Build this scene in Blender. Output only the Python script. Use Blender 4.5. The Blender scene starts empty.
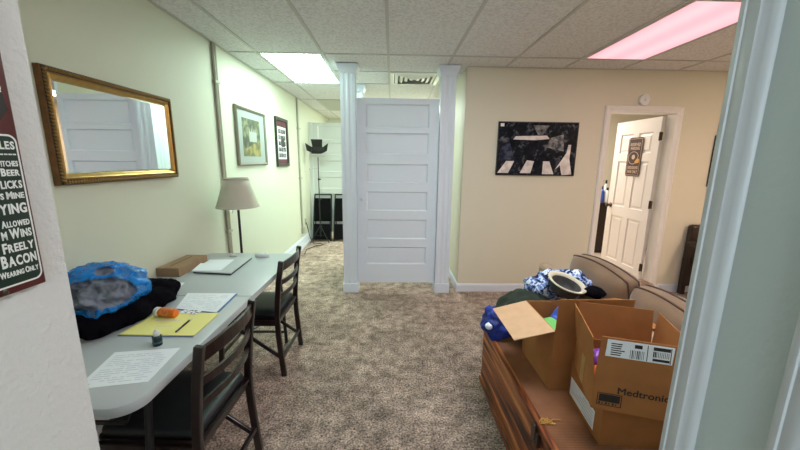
import bpy, bmesh, math, random
from mathutils import Vector, Matrix, noise
random.seed(7)
S = bpy.context.scene
COL = S.collection
R = math.radians
PI = math.pi

# ------------------------------------------------------------------ materials
def new_mat(name):
    m = bpy.data.materials.new(name); m.use_nodes = True
    nt = m.node_tree
    return m, nt, nt.nodes['Principled BSDF']

def mat(name, col, rough=.5, metal=0., bump=0., bscale=60., var=0., vscale=8., spec=.5, stretch=None, col2=None,
        detail=4., coat=0., sheen=0., contrast=(.35, .65)):
    m, nt, b = new_mat(name)
    b.inputs['Base Color'].default_value = (*col, 1)
    b.inputs['Roughness'].default_value = rough
    b.inputs['Metallic'].default_value = metal
    b.inputs['Specular IOR Level'].default_value = spec
    if coat: b.inputs['Coat Weight'].default_value = coat
    if sheen: b.inputs['Sheen Weight'].default_value = sheen
    if bump or var or col2:
        tc = nt.nodes.new('ShaderNodeTexCoord'); mp = nt.nodes.new('ShaderNodeMapping')
        nt.links.new(tc.outputs['Object'], mp.inputs['Vector'])
        if stretch: mp.inputs['Scale'].default_value = stretch
    if bump:
        n = nt.nodes.new('ShaderNodeTexNoise'); n.inputs['Scale'].default_value = bscale; n.inputs['Detail'].default_value = detail
        nt.links.new(mp.outputs['Vector'], n.inputs['Vector'])
        bp = nt.nodes.new('ShaderNodeBump'); bp.inputs['Strength'].default_value = bump; bp.inputs['Distance'].default_value = .01
        nt.links.new(n.outputs['Fac'], bp.inputs['Height']); nt.links.new(bp.outputs['Normal'], b.inputs['Normal'])
    if var or col2:
        n2 = nt.nodes.new('ShaderNodeTexNoise'); n2.inputs['Scale'].default_value = vscale; n2.inputs['Detail'].default_value = detail
        nt.links.new(mp.outputs['Vector'], n2.inputs['Vector'])
        cr = nt.nodes.new('ShaderNodeValToRGB')
        c2 = col2 if col2 else tuple(c * (1 - var) for c in col)
        cr.color_ramp.elements[0].color = (*c2, 1); cr.color_ramp.elements[1].color = (*col, 1)
        cr.color_ramp.elements[0].position, cr.color_ramp.elements[1].position = contrast
        nt.links.new(n2.outputs['Fac'], cr.inputs['Fac']); nt.links.new(cr.outputs['Color'], b.inputs['Base Color'])
    return m

def emit(name, col, strength):
    m, nt, b = new_mat(name)
    b.inputs['Base Color'].default_value = (*col, 1)
    b.inputs['Emission Color'].default_value = (*col, 1)
    b.inputs['Emission Strength'].default_value = strength
    return m

M = {}
M['cream'] = mat('cream_wall_paint', (.72, .675, .55), .6, bump=.05, bscale=120)
M['greenlit_cream'] = mat('cream_wall_with_green_light', (.655, .675, .555), .6, bump=.05, bscale=120)  # cream wall with the hall light's green cast put into its colour
M['graywall'] = mat('grey_textured_wall_paint', (.66, .66, .65), .55, bump=.35, bscale=85, detail=3)
M['bluewall'] = mat('pale_blue_grey_wall_paint', (.52, .58, .565), .45, bump=.10, bscale=45)
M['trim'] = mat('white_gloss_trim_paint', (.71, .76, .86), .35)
M['casing'] = mat('shaded_white_casing_paint', (.56, .565, .575), .35)  # white trim greyed in its colour for the low light on it
M['whitedoor'] = mat('white_door_paint', (.74, .79, .88), .38)
M['warmdoor'] = mat('warm_white_door_paint', (.82, .79, .77), .4)
M['carpet'] = None
M['tbar'] = mat('ceiling_grid_paint', (.52, .51, .48), .5)
M['gold'] = mat('aged_gold', (.52, .31, .09), .36, .75, var=.15, vscale=40)
M['goldbrown'] = mat('brown_gilt_wood', (.28, .12, .035), .45, .1, var=.4, vscale=20)
M['darkgold'] = mat('dark_gilt_ornament', (.30, .17, .05), .4, .6)
M['mirror'] = mat('mirror_glass', (.80, .83, .82), .015, 1.)
M['tableplastic'] = mat('light_grey_table_plastic', (.48, .52, .55), .36, bump=.05, bscale=300)
M['darkmetal'] = mat('dark_grey_metal', (.04, .04, .045), .4, .6)
M['black'] = mat('black_plastic', (.012, .012, .013), .45)
M['darkwood'] = mat('espresso_chair_wood', (.015, .006, .006), .33, var=.3, vscale=15, coat=.3)
M['seatpad'] = mat('black_vinyl_seat', (.010, .012, .016), .45)
M['chrome'] = mat('brushed_nickel', (.6, .58, .55), .28, 1.)
M['bronze'] = mat('dark_bronze_hardware', (.10, .075, .055), .4, .8)
M['shade'] = mat('beige_lamp_shade_fabric', (.60, .57, .48), .85, bump=.15, bscale=200)
M['cardboard'] = mat('brown_cardboard', (.41, .175, .062), .8, var=.12, vscale=12, spec=.15)
M['cardlight'] = mat('light_inner_cardboard', (.62, .41, .25), .8, var=.08, vscale=20, spec=.15)
M['carton'] = mat('dark_tan_carton', (.36, .235, .14), .7, var=.15, vscale=14, spec=.2)
M['paper'] = mat('white_paper', (.88, .93, 1.), .6)
M['print'] = mat('grey_print_ink', (.66, .71, .79), .7)
M['ink'] = mat('black_ink', (.015, .013, .012), .6)
M['yellow'] = mat('yellow_legal_pad_paper', (.90, .86, .30), .6)
M['blueedge'] = mat('blue_folder', (.09, .19, .42), .5)
M['sofa'] = mat('tan_microfibre', (.215, .125, .070), .85, bump=.12, bscale=90, var=.18, vscale=6, sheen=.3)
M['sofaframe'] = mat('beige_sofa_frame_fabric', (.38, .27, .175), .85, bump=.1, bscale=90, sheen=.2)
M['piping'] = mat('dark_brown_piping', (.09, .045, .028), .7)
M['blackcloth'] = mat('black_fleece', (.004, .0035, .006), 1., spec=.05, bump=.6, bscale=50)
M['greycloth'] = mat('blue_grey_fabric', (.23, .265, .34), .75, bump=.5, bscale=22, col2=(.09, .105, .15), vscale=14)
M['bluebagcloth'] = mat('royal_blue_fabric', (.015, .05, .42), .6, bump=.3, bscale=40, var=.6, vscale=9)
M['green'] = mat('dark_green_fabric', (.018, .032, .018), .85, bump=.4, bscale=30, var=.5, vscale=20)
M['maroon'] = mat('maroon_sign_enamel', (.075, .010, .012), .35)
M['signgreen'] = mat('dark_green_sign_enamel', (.005, .026, .019), .35)
M['signwhite'] = mat('white_sign_enamel', (.80, .81, .78), .4)
M['brownsign'] = mat('dark_maroon_sign', (.035, .010, .010), .4)
M['signtan'] = mat('cream_sign_lettering', (.50, .38, .30), .5)
M['signgold'] = mat('gold_sign_paint', (.62, .30, .05), .5)
M['orangeplastic'] = mat('amber_plastic', (.85, .20, .02), .25)
M['tealglass'] = mat('dark_teal_bottle', (.01, .03, .035), .25)
M['rim'] = mat('cream_straw_rim', (.62, .58, .44), .7, bump=.3, bscale=150)
M['hatin'] = mat('grey_hat_lining', (.10, .095, .095), .85, var=.5, vscale=18)
M['purple'] = mat('purple_wrapper', (.20, .04, .40), .4)
M['orange'] = mat('orange_wrapper', (.85, .16, .04), .4)
M['greenbox'] = mat('green_wrapper', (.18, .60, .16), .4)
M['bluewrap'] = mat('blue_wrapper', (.06, .13, .65), .35)
M['matteblack'] = mat('matte_black_vinyl', (.005, .005, .006), .8, spec=.1)
M['conduit'] = mat('tan_painted_conduit', (.42, .41, .33), .45)
M['hallwhite'] = mat('aged_white_door_paint', (.74, .77, .76), .45)
M['tile'] = mat('room_floor_tile', (.60, .50, .40), .5, var=.1, vscale=5)
M['vanity'] = mat('dark_brown_cabinet', (.025, .013, .009), .4)
M['matboard'] = mat('pale_blue_matboard', (.30, .33, .32), .7)
M['silverframe'] = mat('pewter_frame', (.26, .24, .20), .4, .5)
M['blackframe'] = mat('black_frame', (.02, .016, .014), .35)
M['redmat'] = mat('maroon_matboard', (.10, .02, .03), .7)
M['yellowstring'] = mat('ochre_cord', (.55, .30, .06), .8)
M['mouse'] = mat('silver_grey_mouse', (.62, .65, .68), .35)
M['laptop'] = mat('grey_laptop_lid', (.55, .59, .62), .35)
M['vent'] = mat('white_metal_louvre', (.72, .73, .68), .35, .2)
M['unlit'] = mat('unlit_acrylic_diffuser', (.40, .41, .38), .4)
M['lit_hall'] = emit('lit_white_diffuser', (.73, 1., .83), 15.)
M['lit_warm'] = emit('lit_warm_diffuser', (1., .74, .56), 21.)
M['near_fill'] = emit('neutral_fill_diffuser', (.97, .97, 1.), 12.)  # diffuser of the unseen fill panel added over the chest

# carpet
def carpet():
    m, nt, b = new_mat('taupe_cut_pile_carpet')
    b.inputs['Roughness'].default_value = .95; b.inputs['Specular IOR Level'].default_value = .1
    tc = nt.nodes.new('ShaderNodeTexCoord')
    def nz(s, d):
        n = nt.nodes.new('ShaderNodeTexNoise'); n.inputs['Scale'].default_value = s; n.inputs['Detail'].default_value = d
        n.inputs['Roughness'].default_value = .7
        nt.links.new(tc.outputs['Object'], n.inputs['Vector']); return n
    a, c, d = nz(85, 5), nz(11, 6), nz(1.6, 3)
    r = nt.nodes.new('ShaderNodeValToRGB')
    r.color_ramp.elements[0].position = .36; r.color_ramp.elements[1].position = .66
    r.color_ramp.elements[0].color = (.075, .052, .044, 1); r.color_ramp.elements[1].color = (.79, .605, .50, 1)
    nt.links.new(a.outputs['Fac'], r.inputs['Fac'])
    def mult(src, n, lo, hi, p0, p1):
        mr = nt.nodes.new('ShaderNodeMapRange'); mr.inputs['From Min'].default_value = p0; mr.inputs['From Max'].default_value = p1
        mr.inputs['To Min'].default_value = lo; mr.inputs['To Max'].default_value = hi
        nt.links.new(n.outputs['Fac'], mr.inputs['Value'])
        mx = nt.nodes.new('ShaderNodeMix'); mx.data_type = 'RGBA'; mx.blend_type = 'MULTIPLY'; mx.inputs[0].default_value = 1
        nt.links.new(src, mx.inputs[6]); nt.links.new(mr.outputs['Result'], mx.inputs[7]); return mx.outputs[2]
    o = mult(r.outputs['Color'], c, .52, 1.28, .36, .64)
    o = mult(o, d, .82, 1.1, .4, .6)
    nt.links.new(o, b.inputs['Base Color'])
    bp = nt.nodes.new('ShaderNodeBump'); bp.inputs['Strength'].default_value = .8; bp.inputs['Distance'].default_value = .012
    nt.links.new(a.outputs['Fac'], bp.inputs['Height']); nt.links.new(bp.outputs['Normal'], b.inputs['Normal'])
    return m
M['carpet'] = carpet()

def ceil_mat():
    m, nt, b = new_mat('fissured_ceiling_tile')
    b.inputs['Roughness'].default_value = .9
    tc = nt.nodes.new('ShaderNodeTexCoord')
    n = nt.nodes.new('ShaderNodeTexNoise'); n.inputs['Scale'].default_value = 55; n.inputs['Detail'].default_value = 5
    nt.links.new(tc.outputs['Object'], n.inputs['Vector'])
    r = nt.nodes.new('ShaderNodeValToRGB'); r.color_ramp.elements[0].position = .38; r.color_ramp.elements[1].position = .56
    r.color_ramp.elements[0].color = (.63, .62, .62, 1); r.color_ramp.elements[1].color = (.77, .765, .77, 1)
    nt.links.new(n.outputs['Fac'], r.inputs['Fac']); nt.links.new(r.outputs['Color'], b.inputs['Base Color'])
    bp = nt.nodes.new('ShaderNodeBump'); bp.inputs['Strength'].default_value = .3; bp.inputs['Distance'].default_value = .006
    nt.links.new(n.outputs['Fac'], bp.inputs['Height']); nt.links.new(bp.outputs['Normal'], b.inputs['Normal'])
    return m
M['ceiling'] = ceil_mat()

def cedar():
    m, nt, b = new_mat('red_cedar_boards')
    b.inputs['Roughness'].default_value = .42; b.inputs['Specular IOR Level'].default_value = .35
    tc = nt.nodes.new('ShaderNodeTexCoord'); mp = nt.nodes.new('ShaderNodeMapping')
    mp.inputs['Scale'].default_value = (26, 1.6, 26)
    nt.links.new(tc.outputs['Object'], mp.inputs['Vector'])
    n = nt.nodes.new('ShaderNodeTexNoise'); n.inputs['Scale'].default_value = 1.; n.inputs['Detail'].default_value = 5
    n.inputs['Distortion'].default_value = .6
    nt.links.new(mp.outputs['Vector'], n.inputs['Vector'])
    r = nt.nodes.new('ShaderNodeValToRGB')
    r.color_ramp.elements[0].position = .38; r.color_ramp.elements[1].position = .64
    r.color_ramp.elements[0].color = (.045, .010, .004, 1); r.color_ramp.elements[1].color = (.58, .22, .070, 1)
    e = r.color_ramp.elements.new(.5); e.color = (.27, .068, .018, 1)
    nt.links.new(n.outputs['Fac'], r.inputs['Fac']); nt.links.new(r.outputs['Color'], b.inputs['Base Color'])
    return m
M['cedar'] = cedar()
M['ribbed'] = mat('ribbed_brown_top', (.38, .165, .075), .55, var=.45, vscale=5, spec=.3)

def plaid():
    m, nt, b = new_mat('blue_white_plaid')
    b.inputs['Roughness'].default_value = .85
    tc = nt.nodes.new('ShaderNodeTexCoord')
    v = nt.nodes.new('ShaderNodeTexNoise'); v.inputs['Scale'].default_value = 32; v.inputs['Detail'].default_value = 2; v.inputs['Distortion'].default_value = 1.
    nt.links.new(tc.outputs['Object'], v.inputs['Vector'])
    r = nt.nodes.new('ShaderNodeValToRGB'); r.color_ramp.interpolation = 'CONSTANT'
    r.color_ramp.elements[0].position = 0; r.color_ramp.elements[0].color = (.01, .015, .07, 1)
    r.color_ramp.elements[1].position = .455; r.color_ramp.elements[1].color = (.17, .28, .60, 1)
    e = r.color_ramp.elements.new(.545); e.color = (.72, .80, .92, 1)
    nt.links.new(v.outputs['Fac'], r.inputs['Fac']); nt.links.new(r.outputs['Color'], b.inputs['Base Color'])
    return m
M['plaid'] = plaid()

def bag_mat():
    m, nt, b = new_mat('translucent_blue_film')
    b.inputs['Base Color'].default_value = (.015, .29, .85, 1); b.inputs['Roughness'].default_value = .2
    n = nt.nodes.new('ShaderNodeTexNoise'); n.inputs['Scale'].default_value = 14; n.inputs['Detail'].default_value = 3
    tc = nt.nodes.new('ShaderNodeTexCoord'); nt.links.new(tc.outputs['Object'], n.inputs['Vector'])
    mr = nt.nodes.new('ShaderNodeMapRange'); mr.inputs['From Min'].default_value = .35; mr.inputs['From Max'].default_value = .65
    mr.inputs['To Min'].default_value = .28; mr.inputs['To Max'].default_value = .85
    nt.links.new(n.outputs['Fac'], mr.inputs['Value']); nt.links.new(mr.outputs['Result'], b.inputs['Alpha'])
    return m
M['bag'] = bag_mat()

def ramp_noise(name, stops, scale, rough=.5, stretch=(1, 1, 1), dist=0., detail=4):
    m, nt, b = new_mat(name); b.inputs['Roughness'].default_value = rough
    tc = nt.nodes.new('ShaderNodeTexCoord'); mp = nt.nodes.new('ShaderNodeMapping'); mp.inputs['Scale'].default_value = stretch
    nt.links.new(tc.outputs['Object'], mp.inputs['Vector'])
    n = nt.nodes.new('ShaderNodeTexNoise'); n.inputs['Scale'].default_value = scale; n.inputs['Detail'].default_value = detail; n.inputs['Distortion'].default_value = dist
    nt.links.new(mp.outputs['Vector'], n.inputs['Vector'])
    r = nt.nodes.new('ShaderNodeValToRGB'); el = r.color_ramp.elements
    el[0].position, el[0].color = stops[0][0], (*stops[0][1], 1); el[1].position, el[1].color = stops[-1][0], (*stops[-1][1], 1)
    for p, c in stops[1:-1]:
        e = el.new(p); e.color = (*c, 1)
    nt.links.new(n.outputs['Fac'], r.inputs['Fac']); nt.links.new(r.outputs['Color'], b.inputs['Base Color'])
    return m
M['posterdark'] = ramp_noise('dark_poster_print', [(.38, (.002, .003, .006)), (.56, (.010, .012, .022)), (.74, (.15, .15, .165))], 15, .3, dist=.8)
M['posterdark'].node_tree.nodes['Principled BSDF'].inputs['Specular IOR Level'].default_value = .15
M['posterpale'] = ramp_noise('pale_print_and_reflection', [(.3, (.60, .52, .52)), (.6, (.85, .79, .76))], 14, .2)
M['postergrey'] = ramp_noise('grey_poster_print', [(.35, (.05, .055, .07)), (.62, (.28, .27, .28))], 22, .2)
M['posternavy'] = ramp_noise('navy_poster_print', [(.35, (.008, .010, .03)), (.62, (.05, .06, .12))], 18, .2)
M['landscape'] = ramp_noise('green_gold_painting', [(.36, (.010, .022, .008)), (.5, (.035, .055, .018)), (.62, (.15, .17, .08))], 11, .5, dist=.5)
M['field'] = ramp_noise('golden_field_paint', [(.36, (.08, .08, .02)), (.62, (.28, .24, .07))], 14, .5)
M['housepaint'] = mat('pale_house_paint', (.32, .34, .33), .6)
M['pinkmat'], _nt, _b = new_mat('lit_pink_diffuser')
_tc = _nt.nodes.new('ShaderNodeTexCoord'); _sx = _nt.nodes.new('ShaderNodeSeparateXYZ'); _nt.links.new(_tc.outputs['Object'], _sx.inputs[0])
# two tubes glowing behind the acrylic: whiter over the tubes and towards the far end where the tube sockets are
_w = _nt.nodes.new('ShaderNodeMath'); _w.operation = 'MULTIPLY'; _w.inputs[1].default_value = 2 * PI / .28; _nt.links.new(_sx.outputs[0], _w.inputs[0])
_c = _nt.nodes.new('ShaderNodeMath'); _c.operation = 'COSINE'; _nt.links.new(_w.outputs[0], _c.inputs[0])
_r = _nt.nodes.new('ShaderNodeMapRange'); _r.inputs['From Min'].default_value = -1; _r.inputs['From Max'].default_value = 1
_nt.links.new(_c.outputs[0], _r.inputs['Value'])
_mx = _nt.nodes.new('ShaderNodeMix'); _mx.data_type = 'RGBA'
_nt.links.new(_r.outputs['Result'], _mx.inputs[0])
_mx.inputs[6].default_value = (1., .60, .66, 1); _mx.inputs[7].default_value = (1., .47, .56, 1)
_nt.links.new(_mx.outputs[2], _b.inputs['Emission Color']); _b.inputs['Emission Strength'].default_value = .80
_b.inputs['Base Color'].default_value = (.4, .3, .32, 1)

# ------------------------------------------------------------------ mesh builder
class MB:
    def __init__(s): s.v = []; s.f = []
    def add(s, vs, fs):
        o = len(s.v); s.v += [Vector(v) for v in vs]; s.f += [tuple(i + o for i in f) for f in fs]; return s
    def box(s, a, b):
        x0, y0, z0 = a; x1, y1, z1 = b
        return s.add([(x0,y0,z0),(x1,y0,z0),(x1,y1,z0),(x0,y1,z0),(x0,y0,z1),(x1,y0,z1),(x1,y1,z1),(x0,y1,z1)],
                     [(0,3,2,1),(4,5,6,7),(0,1,5,4),(1,2,6,5),(2,3,7,6),(3,0,4,7)])
    def hexa(s, b4, t4):
        return s.add(list(b4) + list(t4), [(0,3,2,1),(4,5,6,7),(0,1,5,4),(1,2,6,5),(2,3,7,6),(3,0,4,7)])
    def slab(s, q, th):
        """quad q (4 points) thickened along its normal"""
        q = [Vector(p) for p in q]; n = (q[1]-q[0]).cross(q[3]-q[0]).normalized() * th
        return s.hexa(q, [p + n for p in q])
    def bar(s, p, q, w, h, up=(0,0,1)):
        p, q = Vector(p), Vector(q); d = (q-p).normalized(); u = Vector(up)
        a = d.cross(u)
        if a.length < 1e-4: a = d.cross(Vector((0,1,0)))
        a.normalize(); b = a.cross(d).normalized(); a *= w/2; b *= h/2
        return s.hexa([p-a-b, p+a-b, p+a+b, p-a+b], [q-a-b, q+a-b, q+a+b, q-a+b])
    def path_bar(s, pts, w, h, up=(0,1,0)):
        """bar swept along points, one skin"""
        pts = [Vector(p) for p in pts]; u = Vector(up); rings = []
        for i, p in enumerate(pts):
            d = (pts[min(i+1, len(pts)-1)] - pts[max(i-1, 0)]).normalized()
            a = d.cross(u).normalized(); b = a.cross(d).normalized()
            rings += [p - a*w/2 - b*h/2, p + a*w/2 - b*h/2, p + a*w/2 + b*h/2, p - a*w/2 + b*h/2]
        fs = []
        for i in range(len(pts)-1):
            for k in range(4):
                fs.append((i*4+k, i*4+(k+1)%4, i*4+4+(k+1)%4, i*4+4+k))
        n = len(pts)*4
        return s.add(rings, fs + [(3,2,1,0), (n-4,n-3,n-2,n-1)])
    def tube(s, pts, r, seg=10):
        pts = [Vector(p) for p in pts]; vs = []; fs = []
        ref = Vector((0,0,1))
        for i, p in enumerate(pts):
            d = (pts[min(i+1, len(pts)-1)] - pts[max(i-1, 0)]).normalized()
            a = d.cross(ref)
            if a.length < .05: a = d.cross(Vector((1,0,0)))
            a.normalize(); b = d.cross(a)
            rr = r[i] if isinstance(r, (list, tuple)) else r
            vs += [p + (a*math.cos(t) + b*math.sin(t))*rr for t in (2*PI*k/seg for k in range(seg))]
        for i in range(len(pts)-1):
            for k in range(seg):
                fs.append((i*seg+k, i*seg+(k+1)%seg, (i+1)*seg+(k+1)%seg, (i+1)*seg+k))
        fs.append(tuple(range(seg))[::-1]); fs.append(tuple((len(pts)-1)*seg+k for k in range(seg)))
        return s.add(vs, fs)
    def lathe(s, prof, c=(0,0,0), seg=24, mtx=None, cap=True):
        c = Vector(c); vs = []; fs = []
        for r, z in prof:
            for k in range(seg):
                t = 2*PI*k/seg; p = Vector((r*math.cos(t), r*math.sin(t), z))
                vs.append((mtx @ p if mtx else p) + c)
        for i in range(len(prof)-1):
            for k in range(seg):
                fs.append((i*seg+k, i*seg+(k+1)%seg, (i+1)*seg+(k+1)%seg, (i+1)*seg+k))
        if cap:
            fs.append(tuple(range(seg))[::-1]); fs.append(tuple((len(prof)-1)*seg+k for k in range(seg)))
        return s.add(vs, fs)
    def prism(s, poly, z0, z1, fn=None):
        n = len(poly); vs = [(x, y, z0) for x, y in poly] + [(x, y, z1) for x, y in poly]
        if fn: vs = [fn(*v) for v in vs]
        return s.add(vs, [tuple(range(n))[::-1], tuple(range(n, 2*n))] + [(i, (i+1)%n, n+(i+1)%n, n+i) for i in range(n)])
    def frame(s, x0, x1, z0, z1, prof, fn):
        """mitred rectangular moulding; prof = [(inset, height)], closed; fn(u, v, h) -> point"""
        corners = [(x0, z0, 1, 1), (x1, z0, -1, 1), (x1, z1, -1, -1), (x0, z1, 1, -1)]; n = len(prof); vs = []
        for cx, cz, sx, sz in corners:
            vs += [fn(cx + sx*i, cz + sz*i, h) for i, h in prof]
        fs = []
        for c in range(4):
            d = (c+1) % 4
            for k in range(n):
                fs.append((c*n+k, d*n+k, d*n+(k+1)%n, c*n+(k+1)%n))
        return s.add(vs, fs)

def rounded(x0, y0, x1, y1, r, seg=6, corners=(1,1,1,1)):
    out = []
    for i, (cx, cy, a0) in enumerate(((x1-r, y0+r, -90), (x1-r, y1-r, 0), (x0+r, y1-r, 90), (x0+r, y0+r, 180))):
        if corners[i]:
            out += [(cx + r*math.cos(R(a0 + 90*k/seg)), cy + r*math.sin(R(a0 + 90*k/seg))) for k in range(seg+1)]
        else:
            out.append(((x1,y0),(x1,y1),(x0,y1),(x0,y0))[i])
    return out

def link_mesh(name, me, m, parent=None, smooth=False, bevel=0, loc=None, rotz=0):
    if m: me.materials.clear(); me.materials.append(m)
    if smooth:
        for p in me.polygons: p.use_smooth = True
    o = bpy.data.objects.new(name, me); COL.objects.link(o)
    if parent: o.parent = parent
    if loc is not None: o.location = loc
    if rotz: o.rotation_euler.z = rotz
    if bevel:
        b = o.modifiers.new('bevel', 'BEVEL'); b.width = bevel; b.segments = 2; b.limit_method = 'ANGLE'; b.angle_limit = R(40)
    return o

def build(name, mb, m, parent=None, smooth=False, bevel=0, loc=None, rotz=0, auto=False):
    me = bpy.data.meshes.new(name); me.from_pydata([tuple(v) for v in mb.v], [], mb.f)
    bm = bmesh.new(); bm.from_mesh(me); bmesh.ops.recalc_face_normals(bm, faces=bm.faces); bm.to_mesh(me); bm.free()
    if auto:
        me.polygons.foreach_set('use_smooth', [True]*len(me.polygons)); me.set_sharp_from_angle(angle=R(35))
    return link_mesh(name, me, m, parent, smooth, bevel, loc, rotz)

def empty(name, label, cat, loc, rotz=0, group=None):
    o = bpy.data.objects.new(name, None); COL.objects.link(o); o.location = loc; o.rotation_euler.z = rotz
    o.empty_display_size = .05
    return tag(o, label, cat, group)
def tag(o, label, cat, group=None):
    o['label'] = label; o['category'] = cat
    if group: o['group'] = group
    return o
def struct(name, mb, m, **k):
    o = build(name, mb, m, **k)
    if not o.parent: o['kind'] = 'structure'
    return o
def copy_tree(o, parent=None):
    c = o.copy(); COL.objects.link(c)
    if parent: c.parent = parent
    for ch in list(o.children):
        copy_tree(ch, c)
    return c

def text_mesh(txt, size, fn, width=None, align='LEFT', depth=.0008, bold=0., name='lettering'):
    """letters as a mesh; fn(u, v, h) -> point"""
    cu = bpy.data.curves.new('lettering', 'FONT'); cu.body = txt; cu.size = size; cu.align_x = align; cu.extrude = depth/2; cu.offset = bold
    cu.resolution_u = 3
    o = bpy.data.objects.new('lettering', cu); COL.objects.link(o)
    bpy.context.view_layer.update()
    dg = bpy.context.evaluated_depsgraph_get()
    me = bpy.data.meshes.new_from_object(o.evaluated_get(dg))
    bpy.data.objects.remove(o); bpy.data.curves.remove(cu)
    xs = [v.co.x for v in me.vertices]
    if width and xs:
        x0, x1 = min(xs), max(xs); k = width / (x1 - x0)
        for v in me.vertices:
            if align == 'RIGHT': v.co.x = (v.co.x - x1) * k
            elif align == 'CENTER': v.co.x = (v.co.x - (x0+x1)/2) * k
            else: v.co.x = (v.co.x - x0) * k
    for v in me.vertices:
        v.co = Vector(fn(v.co.x, v.co.y, v.co.z + depth/2))
    me.name = name
    return me
def join_meshes(mes):
    bm = bmesh.new()
    for me in mes: bm.from_mesh(me)
    out = bpy.data.meshes.new('lettering'); bm.to_mesh(out); bm.free(); return out

def blob(name, m, c, rad, amp=.15, freq=5., seed=0, sub=5, flat=None, parent=None, ridge=0., keep=None, power=1., loc=None, clampf=None):
    """crumpled cloth lump in world (or local) coordinates around c"""
    bm = bmesh.new(); bmesh.ops.create_icosphere(bm, subdivisions=sub, radius=1)
    off = Vector((seed*7.3, seed*3.1, seed*5.7))
    rad = Vector(rad); c = Vector(c)
    for v in bm.verts:
        n = v.co.normalized()
        if power != 1.: n = Vector([math.copysign(abs(t)**power, t) for t in n])
        p = Vector((n.x*rad.x, n.y*rad.y, n.z*rad.z))
        d = noise.fractal(p*freq*4 + off, 1., 2., 3) * amp
        if ridge: d += (noise.ridged_multi_fractal(p*freq*3 + off, 1., 2.2, 3, 1., 2.) - 1.) * ridge
        p = p*(1 + d)
        w = c + p
        if flat is not None and w.z < flat: w.z = flat + (w.z - flat)*.02 + .001
        if clampf: w = clampf(w)
        v.co = w
    if keep:
        bmesh.ops.delete(bm, geom=[f for f in bm.faces if not keep(f.calc_center_median())], context='FACES')
    me = bpy.data.meshes.new(name); bm.to_mesh(me); bm.free()
    o = link_mesh(name, me, m, parent, smooth=True, loc=loc)
    return o
def recentre(o, base):
    """put a world-space mesh's origin at its base"""
    o.data.transform(Matrix.Translation(-Vector(base))); o.location = base; return o

# ------------------------------------------------------------------ dimensions
XL = -1.54           # left wall
CZ = 2.48            # ceiling
YB = 3.73            # back wall with the poster
XR = 5.0
XW = .78             # corner where the poster wall turns back
YH = 8.4             # end of the hall
# ------------------------------------------------------------------ setting
struct('floor', MB().box((-1.75, -2.1, -.06), (XR+.1, YH+.1, 0)), M['carpet'])
struct('ceiling', MB().box((-1.75, -2.1, CZ), (XR+.1, YH+.1, CZ+.06)), M['ceiling'])
g = MB(); GX = [-1.262 + .61*k for k in range(11)]
for x in GX:
    g.box((x-.012, .53, CZ-.006), (x+.012, YH, CZ+.004))
for y in (.936, 2.156, 3.376, 3.986, 4.596, 5.816, 7.036):
    x1 = XR if y < YB else XW
    g.box((XL, y-.012, CZ-.0064), (x1, y+.012, CZ+.004))
struct('trim_1', g, M['tbar'])
# wall angle along walls
g = MB().box((XL, .53, CZ-.006), (XL+.022, YH, CZ+.004)).box((XW, YB-.022, CZ-.006), (XR, YB, CZ+.004))
struct('trim_2', g, M['tbar'])
struct('wall_left', MB().box((XL-.12, .5, 0), (XL, YH, CZ)), M['greenlit_cream'])
# poster wall with a doorway
DX0, DX1, DH = 2.362, 3.085, 2.045
w = MB().box((XW, YB, 0), (DX0-.018, YB+.12, CZ)).box((DX1+.018, YB, 0), (XR, YB+.12, CZ)).box((DX0-.018, YB, DH+.018), (DX1+.018, YB+.12, CZ))
struct('wall_back', w, M['cream'])
struct('wall_passage', MB().box((XW, YB+.12, 0), (XW+.12, YH, CZ)), M['cream'])
struct('wall_far', MB().box((XL-.12, YH, 0), (XW+.12, YH+.1, CZ)), M['greenlit_cream'])
struct('wall_right', MB().box((XR, .4, 0), (XR+.1, YB, CZ)), M['cream'])
# near opening we look through
XN, XP = -.5, .5
struct('wall_near_left', MB().box((XN-.12, -2., 0), (XN, .506, CZ)).box((XL-.12, .386, 0), (XN-.12, .506, CZ)), M['graywall'])
struct('wall_near_right', MB().box((XP, -2., 0), (XP+.12, .511, CZ)).box((XP+.12, .40, 0), (XR, .511, CZ)), M['bluewall'])
struct('wall_behind', MB().box((XN-.12, -2.1, 0), (XP+.12, -2., CZ)), M['graywall'])
def casing_profile(y0, y1, x, face, flip=False):
    """moulded casing profile in plan, standing out of an x = const wall towards -x"""
    pr = [(0,0),(0,.008),(.03,.012),(.09,.0135),(.20,.0135),(.23,.0115),(.30,.0115),(.36,.0125),(.58,.012),(.64,.0095),(.80,.0085),(.90,.007),(.97,.004),(1,.0)]
    if flip: pr = [(1-a, b) for a, b in pr][::-1]
    return [(x - h, y1 - t*(y1-y0)) for t, h in pr]
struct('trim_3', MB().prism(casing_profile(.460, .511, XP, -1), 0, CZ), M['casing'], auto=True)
struct('trim_4', MB().prism(casing_profile(.308, .364, XP, -1, False), 0, 2.1), M['casing'], auto=True)
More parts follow.
